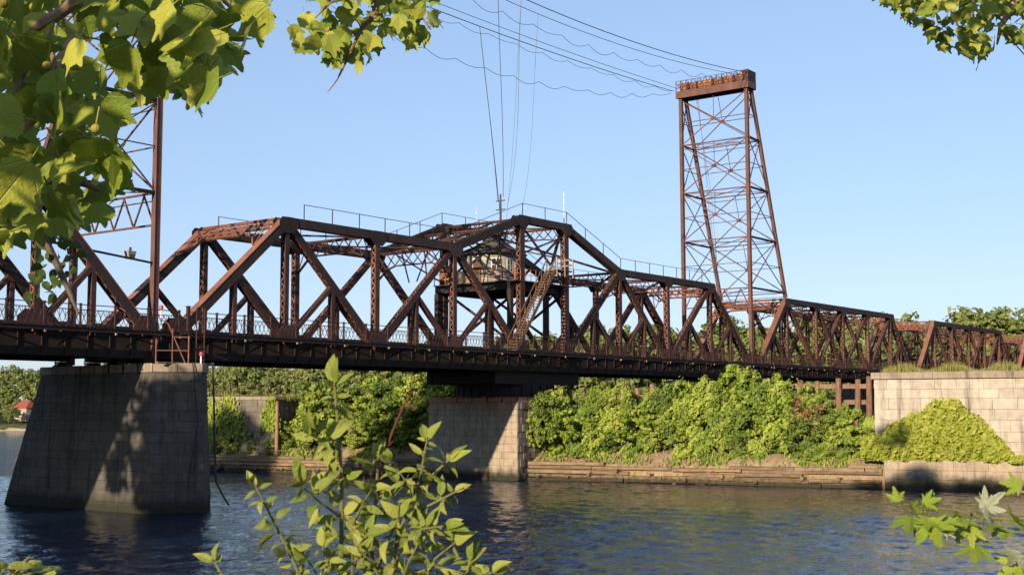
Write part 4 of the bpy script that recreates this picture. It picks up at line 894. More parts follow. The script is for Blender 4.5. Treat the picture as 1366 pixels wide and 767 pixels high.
# ------------------------------------------------------------------ leaf clouds
def leaf_cards(centers, nrm, size, rng, elong=1.35):
    n = len(centers); nrm = nrm/np.linalg.norm(nrm, axis=1, keepdims=True)
    r = rng.normal(size=(n, 3)); u = np.cross(nrm, r); u /= np.linalg.norm(u, axis=1, keepdims=True); v = np.cross(nrm, u)
    s = (size*rng.uniform(.6, 1.25, n))[:, None]; a = u*s*elong*.5; b = v*s*.42; fold = nrm*s*.14
    return np.stack([centers-a, centers+b+fold, centers+a, centers-b+fold], 1).reshape(-1, 3)
def crown_mesh(name, m, seed, rx, ry, rz, zc, clumps, per, leaf, clump_r=.3, flat=.25, hollow=.55):
    """leaf clumps spread through an uneven crown; many small leaf faces"""
    rng = np.random.default_rng(seed); out = []
    for c in range(clumps):
        d = rng.normal(size=3); d[2] = d[2]*.9+.1; d /= np.linalg.norm(d); rr = rng.uniform(hollow, 1.0)
        k = 1+.22*math.sin(3*math.atan2(d[1], d[0])+seed)+.12*math.sin(5*d[2]+seed*2)
        cc = d*rr*k*V(rx, ry, rz)+V(0, 0, zc); cr = clump_r*min(rx, rz)*rng.uniform(.6, 1.3)
        q = rng.normal(size=(per, 3)); q /= np.linalg.norm(q, axis=1, keepdims=True); q[:, 2] = q[:, 2]*.75+.1
        ctr = cc+q*cr*rng.uniform(.55, 1.05, (per, 1))*V(1, 1, .75)
        nn = q*1.0+rng.normal(size=(per, 3))*.45+V(0, 0, flat)
        out.append(leaf_cards(ctr, nn, leaf, rng))
    return quads(name, np.concatenate(out), m)
def trunk_mesh(name, seed, h, r, zc, spread, limbs=6):
    rg = random.Random(seed); mb = MB(); lean = V(rg.uniform(-.05, .05), rg.uniform(-.05, .05), 0)*h
    mb.tube([V(0, 0, -.4), V(0, 0, .3)+lean*.05, lean*.5+V(0, 0, h*.45), lean+V(0, 0, h*.85)], [r*1.5, r*1.05, r*.75, r*.25], 8)
    for i in range(limbs):
        a = i*2.4+rg.uniform(-.4, .4); t = rg.uniform(.3, .75); p = lean*t+V(0, 0, h*t); o = V(math.cos(a), math.sin(a), rg.uniform(.4, .9))*spread*rg.uniform(.5, .85)
        mb.tube([p, p+o*.5+V(0, 0, .1*spread), p+o], [r*.45, r*.28, r*.1], 6)
    return mb.mesh(name, M['trunk'])
def plant(name, x, y, z, crown, stem, s, rz, label, cat, group=None, snames=('crown', 'trunk'), sxy=None):
    o = bpy.data.objects.new(name, None); COL.objects.link(o); o.location = (x, y, z); o.rotation_euler = (0, 0, rz)
    k = sxy or s; o.scale = (k, k, s); o['label'] = label; o['category'] = cat
    if group: o['group'] = group
    for nm, me in zip(snames, (crown, stem)):
        if me is None: continue
        c = bpy.data.objects.new(nm, me); COL.objects.link(c); c.parent = o
    return o

# far bank trees
FT = [(crown_mesh(f'tree_crown_{i}', M['treeleaf'], 100+i, 3.6+.4*(i % 3), 3.6+.3*(i % 2), 4.6+.6*(i % 4), 7.0+.4*(i % 3), 58, 46, .62, .34), trunk_mesh(f'tree_trunk_{i}', 200+i, 9.0, .26, 7, 3.4)) for i in range(7)]
rg = random.Random(31); cnt = 0
for row, (dx, hs, sp) in enumerate(((5, .55, 4.6), (13, .95, 6.6), (26, 1.2, 7.5), (46, 1.3, 8.5), (75, 1.35, 10.5), (104, 1.4, 6.5), (138, 1.55, 7))):
    y = -70+row*2
    while y < 330:
        x = far_x(y)+dx+rg.uniform(-2.5, 3.5); k = np.interp(y, [-70, 20, 60, 160, 215, 250, 330], [1.15, 1.05, 1.0, .95, .8, .72, .75]); s = hs*k*rg.uniform(.78, 1.18)
        if rg.random() < .06: s *= 1.2
        if row == 0 and 232 < y < 264: s *= .92
        if row > 4 and y < 40: s *= .95
        # leave the railway corridor and the house clearing open
        if (-42 < y < 15 and dx < 60) or (row > 3 and -5 < y < 13) or (row > 4 and (y > 120 or y < -45)) or (row == 1 and 238 < y < 262) or (row == 2 and 244 < y < 262): y += sp; continue
        v = FT[rg.randrange(7)]
        lab = ('low green bush at the far waterline', 'mid height tree near the far waterline', 'tall tree in the wood on the far bank', 'tall tree deep in the far bank wood', 'tree on the skyline of the far bank', 'tree on the rise behind the right-hand spans', 'farthest tree crowning the rise behind the right-hand spans')[row]
        qv = V(x, y, 8)-CAM; uu = 683+FPX*(qv@R_)/(qv@F_)
        lab += next(t_ for lim, t_ in ((65, ', left of the left pier'), (275, ', hidden behind the left pier'), (370, ', above the far rubble pier'), (480, ', behind the sapling top'), (590, ', just left of the pivot pier'), (760, ', behind the pivot pier'), (880, ', right of the pivot pier'), (1010, ', seen through the right arm'), (1220, ', behind the span right of the tower'), (1400, ', behind the last spans'), (9e9, ', beyond the right edge')) if uu < lim)
        plant('bank_tree', x, y, ground_z(x, y)-.1, v[0], v[1], s, rg.uniform(0, 6.28), lab, 'tree', ('bushes along the far waterline', 'trees near the far waterline', 'far bank wood', 'deep far bank wood', 'skyline trees', 'trees on the rise', 'farthest trees on the rise')[row]); cnt += 1
        y += sp*rg.uniform(.75, 1.25)
# red roofed house on the far shore
hx, hy = 151., 256.; hz = 2.6
ho = thing('house', (hx, hy, hz), 'low house with red roof among trees on the far left shore', 'house')
ho.scale = (.62, .62, .8)
HB = [V(hx-3, hy-5, hz-.3), V(hx+3, hy-5, hz-.3), V(hx+3, hy+5, hz-.3), V(hx-3, hy+5, hz-.3)]
mb = MB(); mb.prism(HB, (0, 0, 4.6)); wl = part('wall', mb, 'housewall', ho)
mb = MB(); e0 = hz+4.3; mb.v = [(hx-3.7, hy-5.8, e0), (hx+3.7, hy-5.8, e0), (hx+3.7, hy+5.8, e0), (hx-3.7, hy+5.8, e0), (hx, hy-3, e0+2.6), (hx, hy+3, e0+2.6)]; mb.f = [(0, 1, 4), (1, 2, 5, 4), (2, 3, 5), (3, 0, 4, 5), (3, 2, 1, 0)]; rf = part('roof', mb, 'redroof', ho)
mb = MB(); mb.box(hx+.8, hx+1.5, hy+1, hy+1.7, e0+.8, e0+3.2); subpart('chimney', mb, 'housewall', rf)
for yy in (-3.2, 0, 3.2):
    mb = MB(); mb.box(hx-3.05, hx-3.003, hy+yy-.6, hy+yy+.6, hz+1.6, hz+3.0); wi = part('window', mb, 'glass', ho)
    mb = MB()
    for s in (-.62, .62): mb.box(hx-3.09, hx-3.004, hy+yy+s-.06, hy+yy+s+.06, hz+1.5, hz+3.1)
    for z in (1.53, 3.07): mb.box(hx-3.09, hx-3.004, hy+yy-.56, hy+yy+.56, hz+z-.06, hz+z+.06)
    subpart('window_frame', mb, 'white', wi)

# island shrubs
SH = [(crown_mesh(f'shrub_crown_{i}', M['shrubdark' if i % 3 == 1 else 'shrub'], 300+i, 1.7+.3*(i % 3), 1.7+.2*(i % 2), 2.0+.35*(i % 3), 2.2, 46+6*(i % 2), (100, 90, 60)[i % 3], (.2, .19, .31)[i % 3], .25+.05*(i % 2), .3), trunk_mesh(f'shrub_stem_{i}', 400+i, 3.0, .07, 2, 1.6)) for i in range(6)]
def izz(y, dx): return float(np.interp(dx, [p[0]+.25 for p in prof], [p[1] for p in prof]))-.15
rg = random.Random(77); rng_w = np.random.default_rng(77)
# skyline of the thicket: y position -> top height above water
sky_y = [-30, -28.5, -25.5, -24, -22, -20, -18.7, -17.4, -15.5, -13, -11, -9, -7, -5, -3, -1, 1, 3]
sky_z = [5.0, 6.4, 6.0, 6.3, 7.9, 8.5, 8.4, 9.3, 8.5, 8.5, 8.6, 7.6, 7.6, 8.1, 7.2, 6.8, 7.2, 7.4]
front, back = [], []
y = -.6
while y > -29.3: front.append(y+rg.uniform(-.3, .3)); y -= rg.uniform(1.3, 2.5)
y = 1.5
while y > -28.5: back.append(y+rg.uniform(-.4, .4)); y -= rg.uniform(1.5, 2.5)
for i, y in enumerate(front):
    dx = rg.uniform(1.35, 2.9); v = SH[rg.randrange(6)]; h = rg.uniform(1.8, 3.9)*(1 if dx > 1.9 else .72); z = izz(y, dx); s = h/4.5
    plant('shrub', fline(y)+dx, y, z, v[0], v[1], s, rg.uniform(0, 6), f'low leafy shrub in the front row above the crib, {ORD[i]} from the pivot pier', 'shrub', 'front row of island shrubs', ('foliage', 'stem'), s*1.12)
for i, y in enumerate(back):
    dx = rg.uniform(4.6, 5.6); v = SH[rg.randrange(6)]; z = izz(y, dx); h = max(3.2, np.interp(y, sky_y, sky_z)-z); s = h/4.75
    plant('shrub', fline(y)+dx, y, z, v[0], v[1], s, rg.uniform(0, 6), f'tall vine-covered shrub in the back row on the island, {ORD[i]} from the pivot pier', 'shrub', 'back row of island shrubs', ('foliage', 'stem'), min(s*.72, .8))
for i in range(8):
    y = -2-i*3.4+rg.uniform(-.6, .6); dx = rg.uniform(3.6, 4.3); v = SH[rg.randrange(6)]; z = izz(y, dx); h = np.interp(y, sky_y, sky_z)*rg.uniform(.66, .8)-z; s = h/4.6
    plant('shrub', fline(y)+dx, y, z, v[0], v[1], s, rg.uniform(0, 6), f'mid-height shrub between front and back rows, {ORD[i]} from the pivot pier', 'shrub', 'middle row of island shrubs', ('foliage', 'stem'), s)
for i, (x, y, z, s_) in enumerate(((36.6, -.95, 2.2, .8), (37.6, -1.3, 3.0, 1.05), (39.5, -1.6, 3.2, 1.0))):
    plant('shrub', x, y, z, SH[i][0], SH[i][1], s_, i*2., f'leafy shrub crowding the shaded side of the pivot pier, {ORD[i]} from the water', 'shrub', 'shrubs against the pivot pier', ('foliage', 'stem'), s_*.62)
dl = crown_mesh('dead_shrub_crown', M['deadleaf'], 77, 1.0, 1.0, 1.3, 1.5, 26, 26, .2, .35, .3); dt = trunk_mesh('dead_shrub_stem', 78, 2.4, .06, 2, 1.3, 12)
plant('dead_shrub', fline(-22.3)+2.9, -22.3, 3.6, dl, dt, 1.2, .4, 'withered brown shrub among the green ones below the timber piles', 'shrub')
plant('dead_shrub', fline(-6.4)+2.6, -6.4, 2.6, dl, dt, .8, 1.9, 'small withered twiggy shrub low in the thicket near the pivot pier', 'shrub')
vr = np.random.default_rng(91); vn = 52000; vy = vr.uniform(-28.6, -.9, vn); vt = vr.uniform(0, 1, vn)
def lump(a, b): return np.sin(a*1.3+b*2.1)+.8*np.sin(a*2.9-b*3.3+1)+.6*np.sin(a*5.3+b*6.1+2)+.5*np.sin(a*.6+4)
lp = lump(vy, vt*4); keep = lp+vr.normal(0, .4, vn) > -.1; vy, vt, lp = vy[keep], vt[keep], lp[keep]
vtop = np.interp(vy, sky_y, sky_z)-.35+.35*np.sin(vy*2.7)+.3*np.sin(vy*6.1+1); vz = 2.0+(vtop-2.0)*vt; vdx = 1.35+2.9*vt**1.1-.9*np.sin(math.pi*np.clip(vt*1.15, 0, 1))*.6-.42*lp+.45+vr.normal(0, .14, len(vy))
vx = 36.55-.2*vy+np.maximum(vdx, .6); vg = V(-1, -.2, .55)[None]+vr.normal(size=(len(vy), 3))*.5
vth = thing('vine_thicket', (41.0, -15., 2.2), 'continuous bright green curtain of vines draped over the island shrubs', 'vines')
vsel = np.sin(vy*.9+1)+np.sin(vy*2.3+vt*3)+.7*np.sin(vt*9+vy*.4) ; VP = np.stack([vx, vy, vz], 1); vsz = .2*vr.choice([.65, 1.0, 1.5], len(vy))
for sel_, mm_ in ((vsel > .55, 'shrub'), ((vsel <= .55) & (vsel > -.75), 'shrubmid'), (vsel <= -.75, 'shrubdark')):
    part('foliage', quads('vine_curtain', leaf_cards(VP[sel_], vg[sel_], vsz[sel_], vr), M[mm_]), mm_, vth)
mb = MB()
for k in range(30):
    y0 = -1.2-k*.93; tp = float(np.interp(y0, sky_y, sky_z))-.8; mb.tube([V(fline(y0)+1.9+2.6*q+.15*math.sin(q*7+k), y0+.3*math.sin(q*4+k*2), 2.1+(tp-2.1)*q) for q in np.linspace(0, 1, 6)], .03, 5)
part('stems', mb, 'trunk', vth, 'stuff')
# weeds along the crib and bank
wn = 5200; wy = rng_w.uniform(-28.8, 37, wn); wy = wy[(wy < -.4) | (wy > 10.8)]; keep = (np.sin(wy*1.9)+np.sin(wy*.77+1)+np.sin(wy*4.1)*.6) > rng_w.uniform(-1.2, 1.6, len(wy)); wy = wy[keep]; wdx = np.abs(rng_w.normal(.95, .5, len(wy)))+.1
wz = np.interp(wdx, [p[0]+.25 for p in prof], [p[1] for p in prof]); wx = np.where(wy < 0, 36.55-.2*wy, 36.55-.145*wy)+wdx; WP = np.stack([wx, wy, wz-.03], 1); wh = rng_w.uniform(.15, .6, len(wy))
wd = rng_w.normal(size=(len(wy), 3))*.35; wd[:, 2] = 1; wsd = rng_w.normal(size=(len(wy), 3)); wsd[:, 2] = 0; wsd /= np.linalg.norm(wsd, axis=1, keepdims=True)
wo_ = link('weeds', quads('weeds', np.stack([WP, WP+wd*wh[:, None]*.5-wsd*.07, WP+wd*wh[:, None], WP+wd*wh[:, None]*.5+wsd*.07], 1).reshape(-1, 3), M['shrub'])); wo_['kind'] = 'stuff'; wo_['label'] = 'straggling weeds along the muddy bank above the crib'; wo_['category'] = 'weeds'
# tall bright shrub tree breaking the deck line
tc = crown_mesh('tall_shrub_crown', M['shrub'], 901, 1.25, 1.25, 2.6, 4.7, 44, 58, .36, .42, .4, .2); ts = trunk_mesh('tall_shrub_trunk', 902, 6.2, .1, 5, 1.5, 9)
plant('sumac_tree', fline(-16.6)+3.6, -16.6, izz(-16.6, 3.6), tc, ts, 1.0, .4, 'tallest bright green tree rising in front of the deck, right of the middle', 'tree')
# left part of the island (behind the sapling)
ll = []
for i in range(26):
    y = 10.9+i*.66+rg.uniform(-.25, .25); dx = (1.5, 2.6, 4.2, 6.0)[i % 4]+rg.uniform(-.3, .5); ll.append((y, dx, rg.uniform(.5, .72) if dx < 3.2 else rg.uniform(.85, 1.2)))
for i in range(4): ll.append((28+i*2.2, rg.uniform(.9, 1.35), rg.uniform(.34, .5)))
ll.sort()
for i, (y, dx, s_) in enumerate(ll):
    v = SH[rg.randrange(6)]
    plant('shrub', fline(y)+dx, y, izz(y, dx), v[0], v[1], s_, rg.uniform(0, 6), f'leafy shrub behind the sapling, {ORD[i]} leftward from the pivot pier', 'shrub', 'shrubs on the left end of the island', ('foliage', 'stem'))
for i in range(16):
    y = 11+i*1.2; dx = rg.uniform(7.5, 11.5); v = SH[rg.randrange(6)]; plant('shrub', fline(y)+dx, y, izz(y, dx), v[0], v[1], rg.uniform(1.0, 1.5), rg.uniform(0, 6), f'tall shrub at the back of the island, {ORD[i]} leftward from the pivot pier', 'shrub', 'back shrubs on the left end of the island', ('foliage', 'stem'))
# ivy mound on the pale wall: leaves over a sloping heap
rng = np.random.default_rng(55); n = 15000
sx = rng.uniform(-1.6, 9.6, n); prof_s = [-1.8, -.5, 1, 2.6, 3.6, 4.6, 5.6, 6.8, 8.0, 9.2, 9.8]; prof_h = [1.5, 2.2, 3.0, 3.6, 4.3, 4.5, 4.2, 3.3, 2.2, .8, .3]
prof_s = [x*.9+.35 for x in prof_s]; hh = np.interp(sx, prof_s, prof_h)+.1*np.sin(sx*4)+.1*np.sin(sx*11)+rng.normal(0, .07, n); t = rng.uniform(0, 1, n)**.8
zz = 2.1+hh*t; inn = .15+1.15*t**1.3-.55*np.sin(math.pi*t)+rng.normal(0, .09, n)+.2*np.sin(sx*3.1+t*7)+.14*np.sin(sx*7.7-t*11)+.08*np.sin(sx*15+t*19)
P = O[None]+e[None]*sx[:, None]+n_in[None]*inn[:, None]; P[:, 2] = zz
sh_ = rng.random(n) < .05; P[sh_] += -n_in[None]*rng.uniform(.1, .35, (sh_.sum(), 1))+V(0, 0, .2)[None]*rng.uniform(-.5, 1.2, (sh_.sum(), 1))
nn = -n_in[None]*1.0+V(0, 0, .75)[None]+rng.normal(size=(n, 3))*.45
iv = thing('ivy_mound', tuple(O+e*4+n_in*.8+V(0, 0, 2.0)), 'yellow-green ivy mound spilling down the pale stone wall at right', 'ivy')
part('foliage', quads('ivy_leaves', leaf_cards(P, nn, .2*rng.choice([.7, 1.0, 1.5], n), rng), M['vine']), 'vine', iv)
mb = MB()
for k in range(14):
    s0 = -1+k*.75; tt = np.linspace(0, 1, 8); h0 = np.interp(s0, prof_s, prof_h)*.9
    mb.tube([O+e*(s0+.3*math.sin(q*5+k))+n_in*(.3+1.0*q**1.3-.4*math.sin(math.pi*q))+V(0, 0, 2.1+h0*q) for q in tt], .03, 5)
part('stems', mb, 'trunk', iv, 'stuff')
# vines on the far rubble pier
for i, (f0, wv, ln) in enumerate(((.2, .9, 4.6), (.42, 1.4, 4.0), (.95, .6, 3.0))):
    m_ = 900; c = fa+(fb-fa)*f0; a = rng.normal(0, wv, m_); dz = rng.uniform(0, 1, m_)**.8*ln
    Pv = c[None]+d_[None]*(a*(.35+.65*dz/ln))[:, None]+V(-.22, 0, 5.5)[None]+rng.normal(0, .08, (m_, 3)); Pv[:, 2] -= dz
    o = thing('hanging_vine', tuple(c+V(-.2, 0, 1)), f'green vine hanging down the far rubble pier, {("left", "middle", "right corner")[i]} one', 'vine', 'vines on far rubble pier')
    part('foliage', quads('vine_leaves', leaf_cards(Pv, np.tile(V(-1, 0, .4), (m_, 1))+rng.normal(size=(m_, 3))*.5, .3, rng), M['shrub']), 'shrub', o)
    mb = MB(); mb.tube([c+V(-.2, 0, 5.6), c+V(-.25, .1, 3), c+V(-.2, 0, 1.0)], .03, 5); part('stem', mb, 'trunk', o)
# dry grass on the fill behind the coping, and along the far pier top
rngg = np.random.default_rng(66); n = 9000
sg = rngg.uniform(-.6, LW, n); ig = rngg.uniform(2.7, 9, n); Pg = O[None]+e[None]*sg[:, None]+n_in[None]*ig[:, None]; hg = rngg.uniform(.25, .75, n)*(1+.5*np.sin(sg*1.7)); Pg[:, 2] = 8.6
dd = rngg.normal(size=(n, 3))*.18; dd[:, 2] = 1; sd = rngg.normal(size=(n, 3)); sd[:, 2] = 0; sd /= np.linalg.norm(sd, axis=1, keepdims=True)
gv = np.stack([Pg-sd*.03, Pg+sd*.03, Pg+dd*hg[:, None]], 1).reshape(-1, 3)
go = link('grass', quads('grass', gv, M['grass'], 3)); go['kind'] = 'stuff'; go['label'] = 'dry yellow grass growing behind the pale wall coping'; go['category'] = 'grass'
n = 2500; tt = rngg.uniform(0, 1, n); Pg = fa[None]+(fb-fa)[None]*tt[:, None]; Pg = Pg+V(1, 0, 0)[None]*rngg.uniform(1.3, 6, n)[:, None]; Pg[:, 2] = 6.75; hg = rngg.uniform(.3, .8, n)
dd = rngg.normal(size=(n, 3))*.18; dd[:, 2] = 1; sd = rngg.normal(size=(n, 3)); sd[:, 2] = 0; sd /= np.linalg.norm(sd, axis=1, keepdims=True)
go = link('grass', quads('grass', np.stack([Pg-sd*.05, Pg+sd*.05, Pg+dd*hg[:, None]], 1).reshape(-1, 3), M['grass'], 3)); go['kind'] = 'stuff'; go['label'] = 'dry grass on top of the far rubble pier'; go['category'] = 'grass'

# trees on the camera's bank, left of the picture: they shade the left pier and the island foot
BT = [(crown_mesh(f'big_crown_{i}', M['treeleaf'], 500+i, 4.6, 4.6, 6.2, 10.0, 90, 60, .55, .3), trunk_mesh(f'big_trunk_{i}', 600+i, 14, .4, 10, 4.5)) for i in range(3)]
for i, (x, y, h, k) in enumerate(BANK_TREES):
    gz = ground_z(x, y)-.1; v = BT[i % 3]; plant('bank_tree', x, y, gz, v[0], v[1], (h-gz)/16.6, i*1.3, 'large leafy tree on the near bank whose shadow falls on river and piers', 'tree', 'near bank trees outside the picture', ('crown', 'trunk'), k)

# ------------------------------------------------------------------ foreground leaves
def lobed(seed, lobes, depth, nseg, curl, fold, teeth=0.0):
    """palmate leaf in the XY plane, stem at the origin, tip towards +Y, length 1; returns a folded, curled mesh"""
    rg = random.Random(seed); mb = MB(); pts = []
    k = 64
    for i in range(k+1):
        a = -2.55+5.1*i/k                                   # angle from +Y
        r = 0
        for (la, ll, lw) in lobes: r = max(r, ll*max(0, 1-(abs(a-la)/lw)**1.25))
        r = max(r, depth*(1-.25*abs(a)/2.55)); r *= 1+teeth*(1 if i % 3 == 0 else -.5)
        pts.append((math.sin(a)*r*.62, .38+math.cos(a)*r*.62))
    def lift(x, y): return fold*abs(x)-curl*(y-.3)**2-curl*.6*x*x+.05*math.sin(7*x+seed)*math.sin(5*y+seed)
    rings = (1.0, .6, .25); b0 = len(mb.v)
    for f in rings:
        for (x, y) in pts: xx, yy = x*f, .3+(y-.3)*f; mb.v.append((xx, yy, lift(xx, yy)))
    n = len(pts)
    for q in range(2):
        for i in range(n-1): mb.f.append((q*n+i, q*n+i+1, (q+1)*n+i+1, (q+1)*n+i))
    c = len(mb.v); mb.v.append((0, .3, lift(0, .3)))
    for i in range(n-1): mb.f.append((2*n+i, 2*n+i+1, c))
    mb.f.append((n-1, 0, n, 2*n-1)); mb.f.append((2*n-1, n, 2*n, 3*n-1)); mb.f.append((3*n-1, 2*n, c))
    st = .028                                               # short petiole
    b = len(mb.v); mb.v += [(-st*.4, -.14, -.02), (st*.4, -.14, -.02), (st*.4, .12, lift(0, .12)-.004), (-st*.4, .12, lift(0, .12)-.004), (0, -.14, -.05), (0, .12, lift(0, .12)-.03)]
    mb.f += [(b, b+1, b+2, b+3), (b+1, b+4, b+5, b+2), (b+4, b, b+3, b+5)]
    return mb
PLOB = [(0, 1.0, .62), (.95, .86, .55), (-.95, .86, .55), (1.85, .6, .5), (-1.85, .6, .5)]
MLOB = [(0, 1.05, .5), (.85, .92, .46), (-.85, .92, .46), (1.7, .58, .4), (-1.7, .58, .4), (.36, .74, .14), (-.36, .74, .14), (1.2, .7, .14), (-1.2, .7, .14), (.6, .72, .1), (-.6, .72, .1)]
PL = []
for i in range(6):
    me = lobed(i, PLOB, .64, 0, .18+.1*(i % 3), (-.12, .1, .22)[i % 3], .03).mesh(f'plane_leaf_{i}', M['plane'])
    for p in me.polygons: p.use_smooth = True
    PL.append(me)
ML = [lobed(30+i, MLOB, .34, 0, .3+.1*i, (.1, .25, -.1)[i], .05).mesh(f'maple_leaf_{i}', M['maple']) for i in range(3)]
def ovate(seed, m, wid=.42, curl=.3, fold=.25):
    mb = MB(); k = 9; rows = []
    for i in range(k+1):
        t = i/k; w_ = wid*.5*(math.sin(math.pi*min(1, t**.75))**.85)*(1-.12*t); z = -curl*(t-.15)**2+.02*math.sin(9*t+seed)
        rows.append([(-w_, t, z+fold*w_), (-w_*.5, t, z+fold*w_*.45), (0, t, z), (w_*.5, t, z+fold*w_*.45), (w_, t, z+fold*w_)])
    for r in rows: mb.v += r
    for i in range(k):
        for j in range(4): mb.f.append((i*5+j, i*5+j+1, (i+1)*5+j+1, (i+1)*5+j))
    b = len(mb.v); mb.v += [(-.012, -.22, 0), (.012, -.22, 0), (.01, .03, -.012), (-.01, .03, -.012)]; mb.f.append((b, b+1, b+2, b+3))
    me = mb.mesh(f'ovate_{seed}', m)
    for p in me.polygons: p.use_smooth = True
    return me
OV = [ovate(i, M['sapleaf'], .42+.05*(i % 3), .2+.15*(i % 3), (.1, .3, .45)[i % 3]) for i in range(5)]
OD = [ovate(20+i, M['smallleaf'], .7, .2, .2) for i in range(2)]
def leaf_matrix(pos, tip, nrm, s):
    y = unit(np.asarray(tip, float)); z = np.asarray(nrm, float); z = unit(z-y*(z@y)); x = np.cross(y, z)
    return Matrix(((x[0]*s, y[0]*s, z[0]*s, pos[0]), (x[1]*s, y[1]*s, z[1]*s, pos[1]), (x[2]*s, y[2]*s, z[2]*s, pos[2]), (0, 0, 0, 1)))
def inside(p, poly):
    x, y = p; r = False
    for i in range(len(poly)):
        (x0, y0), (x1, y1) = poly[i], poly[i-1]
        if (y0 > y) != (y1 > y) and x < (x1-x0)*(y-y0)/(y1-y0)+x0: r = not r
    return r
TOSUN = -np.array(Ld)
def spray(par, poly, gap, dlo, dhi, slo, shi, meshes, rg, cap, holes=(), nm='leaf', droop=.7, layers=2):
    """leaves through a volume of foliage hanging over the bank"""
    done = []
    xs_ = [p[0] for p in poly]; ys_ = [p[1] for p in poly]
    for tr in range(6000):
        if len(done) >= cap: break
        u, v = rg.uniform(min(xs_), max(xs_)), rg.uniform(min(ys_), max(ys_))
        if not inside((u, v), poly) or any((u-h[0])**2+(v-h[1])**2 < h[2]**2 for h in holes): continue
        if sum(1 for q in done if (q[0]-u)**2+(q[1]-v)**2 < gap*gap) >= layers: continue
        d = rg.uniform(dlo, dhi); done.append((u, v)); s = rg.uniform(slo, shi)
        tip = V(rg.gauss(0, .6), rg.gauss(0, .6), -droop+rg.gauss(0, .35)); nrm = -F_*rg.uniform(.1, 1.0)+V(0, 0, rg.uniform(.1, .9))+TOSUN*rg.uniform(-.3, .6)+V(rg.gauss(0, .35), rg.gauss(0, .35), rg.gauss(0, .3))
        y_ = unit(tip); link(nm, rg.choice(meshes), par, leaf_matrix(at(u, v, d)-y_*s*.4, tip, nrm, s))
    return done

rg = random.Random(12)
# plane tree: trunk left of the eye, boughs over the picture's upper left and top
tb_ = at(-900, 800, 5.5); tb_[2] = ground_z(tb_[0], tb_[1])-.2
pt = thing('plane_tree', tuple(tb_), 'plane tree whose big lobed leaves and twigs hang across the top left', 'tree')
tp_ = tb_+V(.4, .3, 9.5)
mb = MB(); mb.tube([tb_, tb_+V(.05, 0, .6), tb_+V(.2, .1, 4.5), tp_], [.36, .28, .22, .14], 12); part('trunk', mb, 'trunk', pt)
def bough(pl, r, nm='branch', m='bark', par=None, k=7):
    mb = MB(); n = len(pl); rs = [r[0]+(r[1]-r[0])*i/(n-1) for i in range(n)]; mb.tube([x if isinstance(x, np.ndarray) else at(*x) for x in pl], rs, k); part(nm, mb, m, par if par is not None else pt)
bough([tb_+V(.2, .1, 4.6), at(-260, -170, 4.6), at(20, -110, 4.3), at(150, -50, 4.25)], (.1, .035))
bough([(150, -50, 4.25), (105, 0, 4.2), (75, 22, 4.2), (45, 40, 4.2), (36, 52, 4.2), (33, 80, 4.2), (28, 105, 4.18), (22, 140, 4.15), (18, 158, 4.1)], (.024, .011))
bough([at(-260, -170, 4.6), at(-120, 120, 4.2), (-30, 172, 4.0), (0, 170, 4.0), (30, 165, 4.0), (50, 148, 4.0), (62, 120, 4.02), (72, 100, 4.05), (78, 82, 4.1), (90, 60, 4.15), (97, 48, 4.2)], (.045, .007))
bough([(74, 96, 4.05), (70, 70, 4.05), (66, 50, 4.06), (72, 30, 4.1)], (.01, .005)); bough([(72, 104, 4.05), (86, 95, 4.0), (98, 82, 4.0)], (.008, .005))
bough([(105, 0, 4.2), (160, -15, 4.3), (220, -20, 4.5), (290, -5, 4.7), (320, 20, 4.8)], (.018, .006))
bough([tb_+V(.2, .1, 4.3), at(-300, 150, 4.4), at(-60, 230, 4.3), (40, 235, 4.3), (100, 240, 4.3), (135, 255, 4.3)], (.06, .006))
bough([tp_-V(0, 0, 1.5), at(-150, -420, 7), at(300, -260, 9), at(470, -80, 9.5), at(500, -10, 9.5)], (.11, .03))
bough([(500, -10, 9.5), (503, 5, 9.5), (495, 25, 9.5), (482, 38, 9.5), (474, 55, 9.5), (465, 75, 9.5), (457, 92, 9.5), (450, 106, 9.5)], (.025, .006))
bough([(493, 27, 9.5), (505, 20, 9.5), (515, 10, 9.6)], (.012, .008)); bough([(500, -10, 9.5), (540, -5, 9.6), (560, 20, 9.6), (575, 40, 9.6)], (.015, .006)); bough([(450, 106, 9.5), (444, 115, 9.5), (437, 123, 9.5)], (.006, .003))
bough([(478, 45, 9.5), (440, 40, 9.5), (400, 55, 9.5)], (.012, .005)); bough([(470, -10, 9.5), (440, 5, 9.5), (420, 25, 9.5)], (.012, .005))
A1 = [(-30, -30), (340, -30), (345, 30), (330, 45), (305, 20), (318, 75), (290, 85), (280, 130), (255, 138), (215, 115), (205, 128), (165, 80), (140, 60), (120, 30), (110, 45), (125, 95), (160, 110), (150, 175), (130, 195), (160, 225), (155, 255), (130, 290), (95, 295), (65, 310), (40, 335), (-30, 330)]
spray(pt, A1, 18, 3.7, 5.4, .12, .23, PL, rg, 200, holes=((115, 55, 14), (120, 120, 10), (20, 115, 12), (75, 130, 8), (15, 130, 8)))
A2 = [(390, -15), (585, -15), (583, 40), (570, 55), (545, 60), (520, 40), (500, 65), (490, 85), (470, 95), (440, 90), (430, 70), (405, 70), (385, 55), (395, 30), (410, 20)]
spray(pt, A2, 11, 8.9, 10.2, .12, .21, PL, rg, 92, holes=((468, 38, 6),))
def vis(P_):                                         # keeps the added shade leaves out of view
    q = P_-CAM; z_ = np.maximum(q@F_, .2); return ((q@F_) > .1) & (np.abs(q@R_)/z_ < .47) & ((q@U_)/z_ < .3)
rngc = np.random.default_rng(5); cc = []  # unseen leaf clouds added towards the sun to shade the hanging leaves
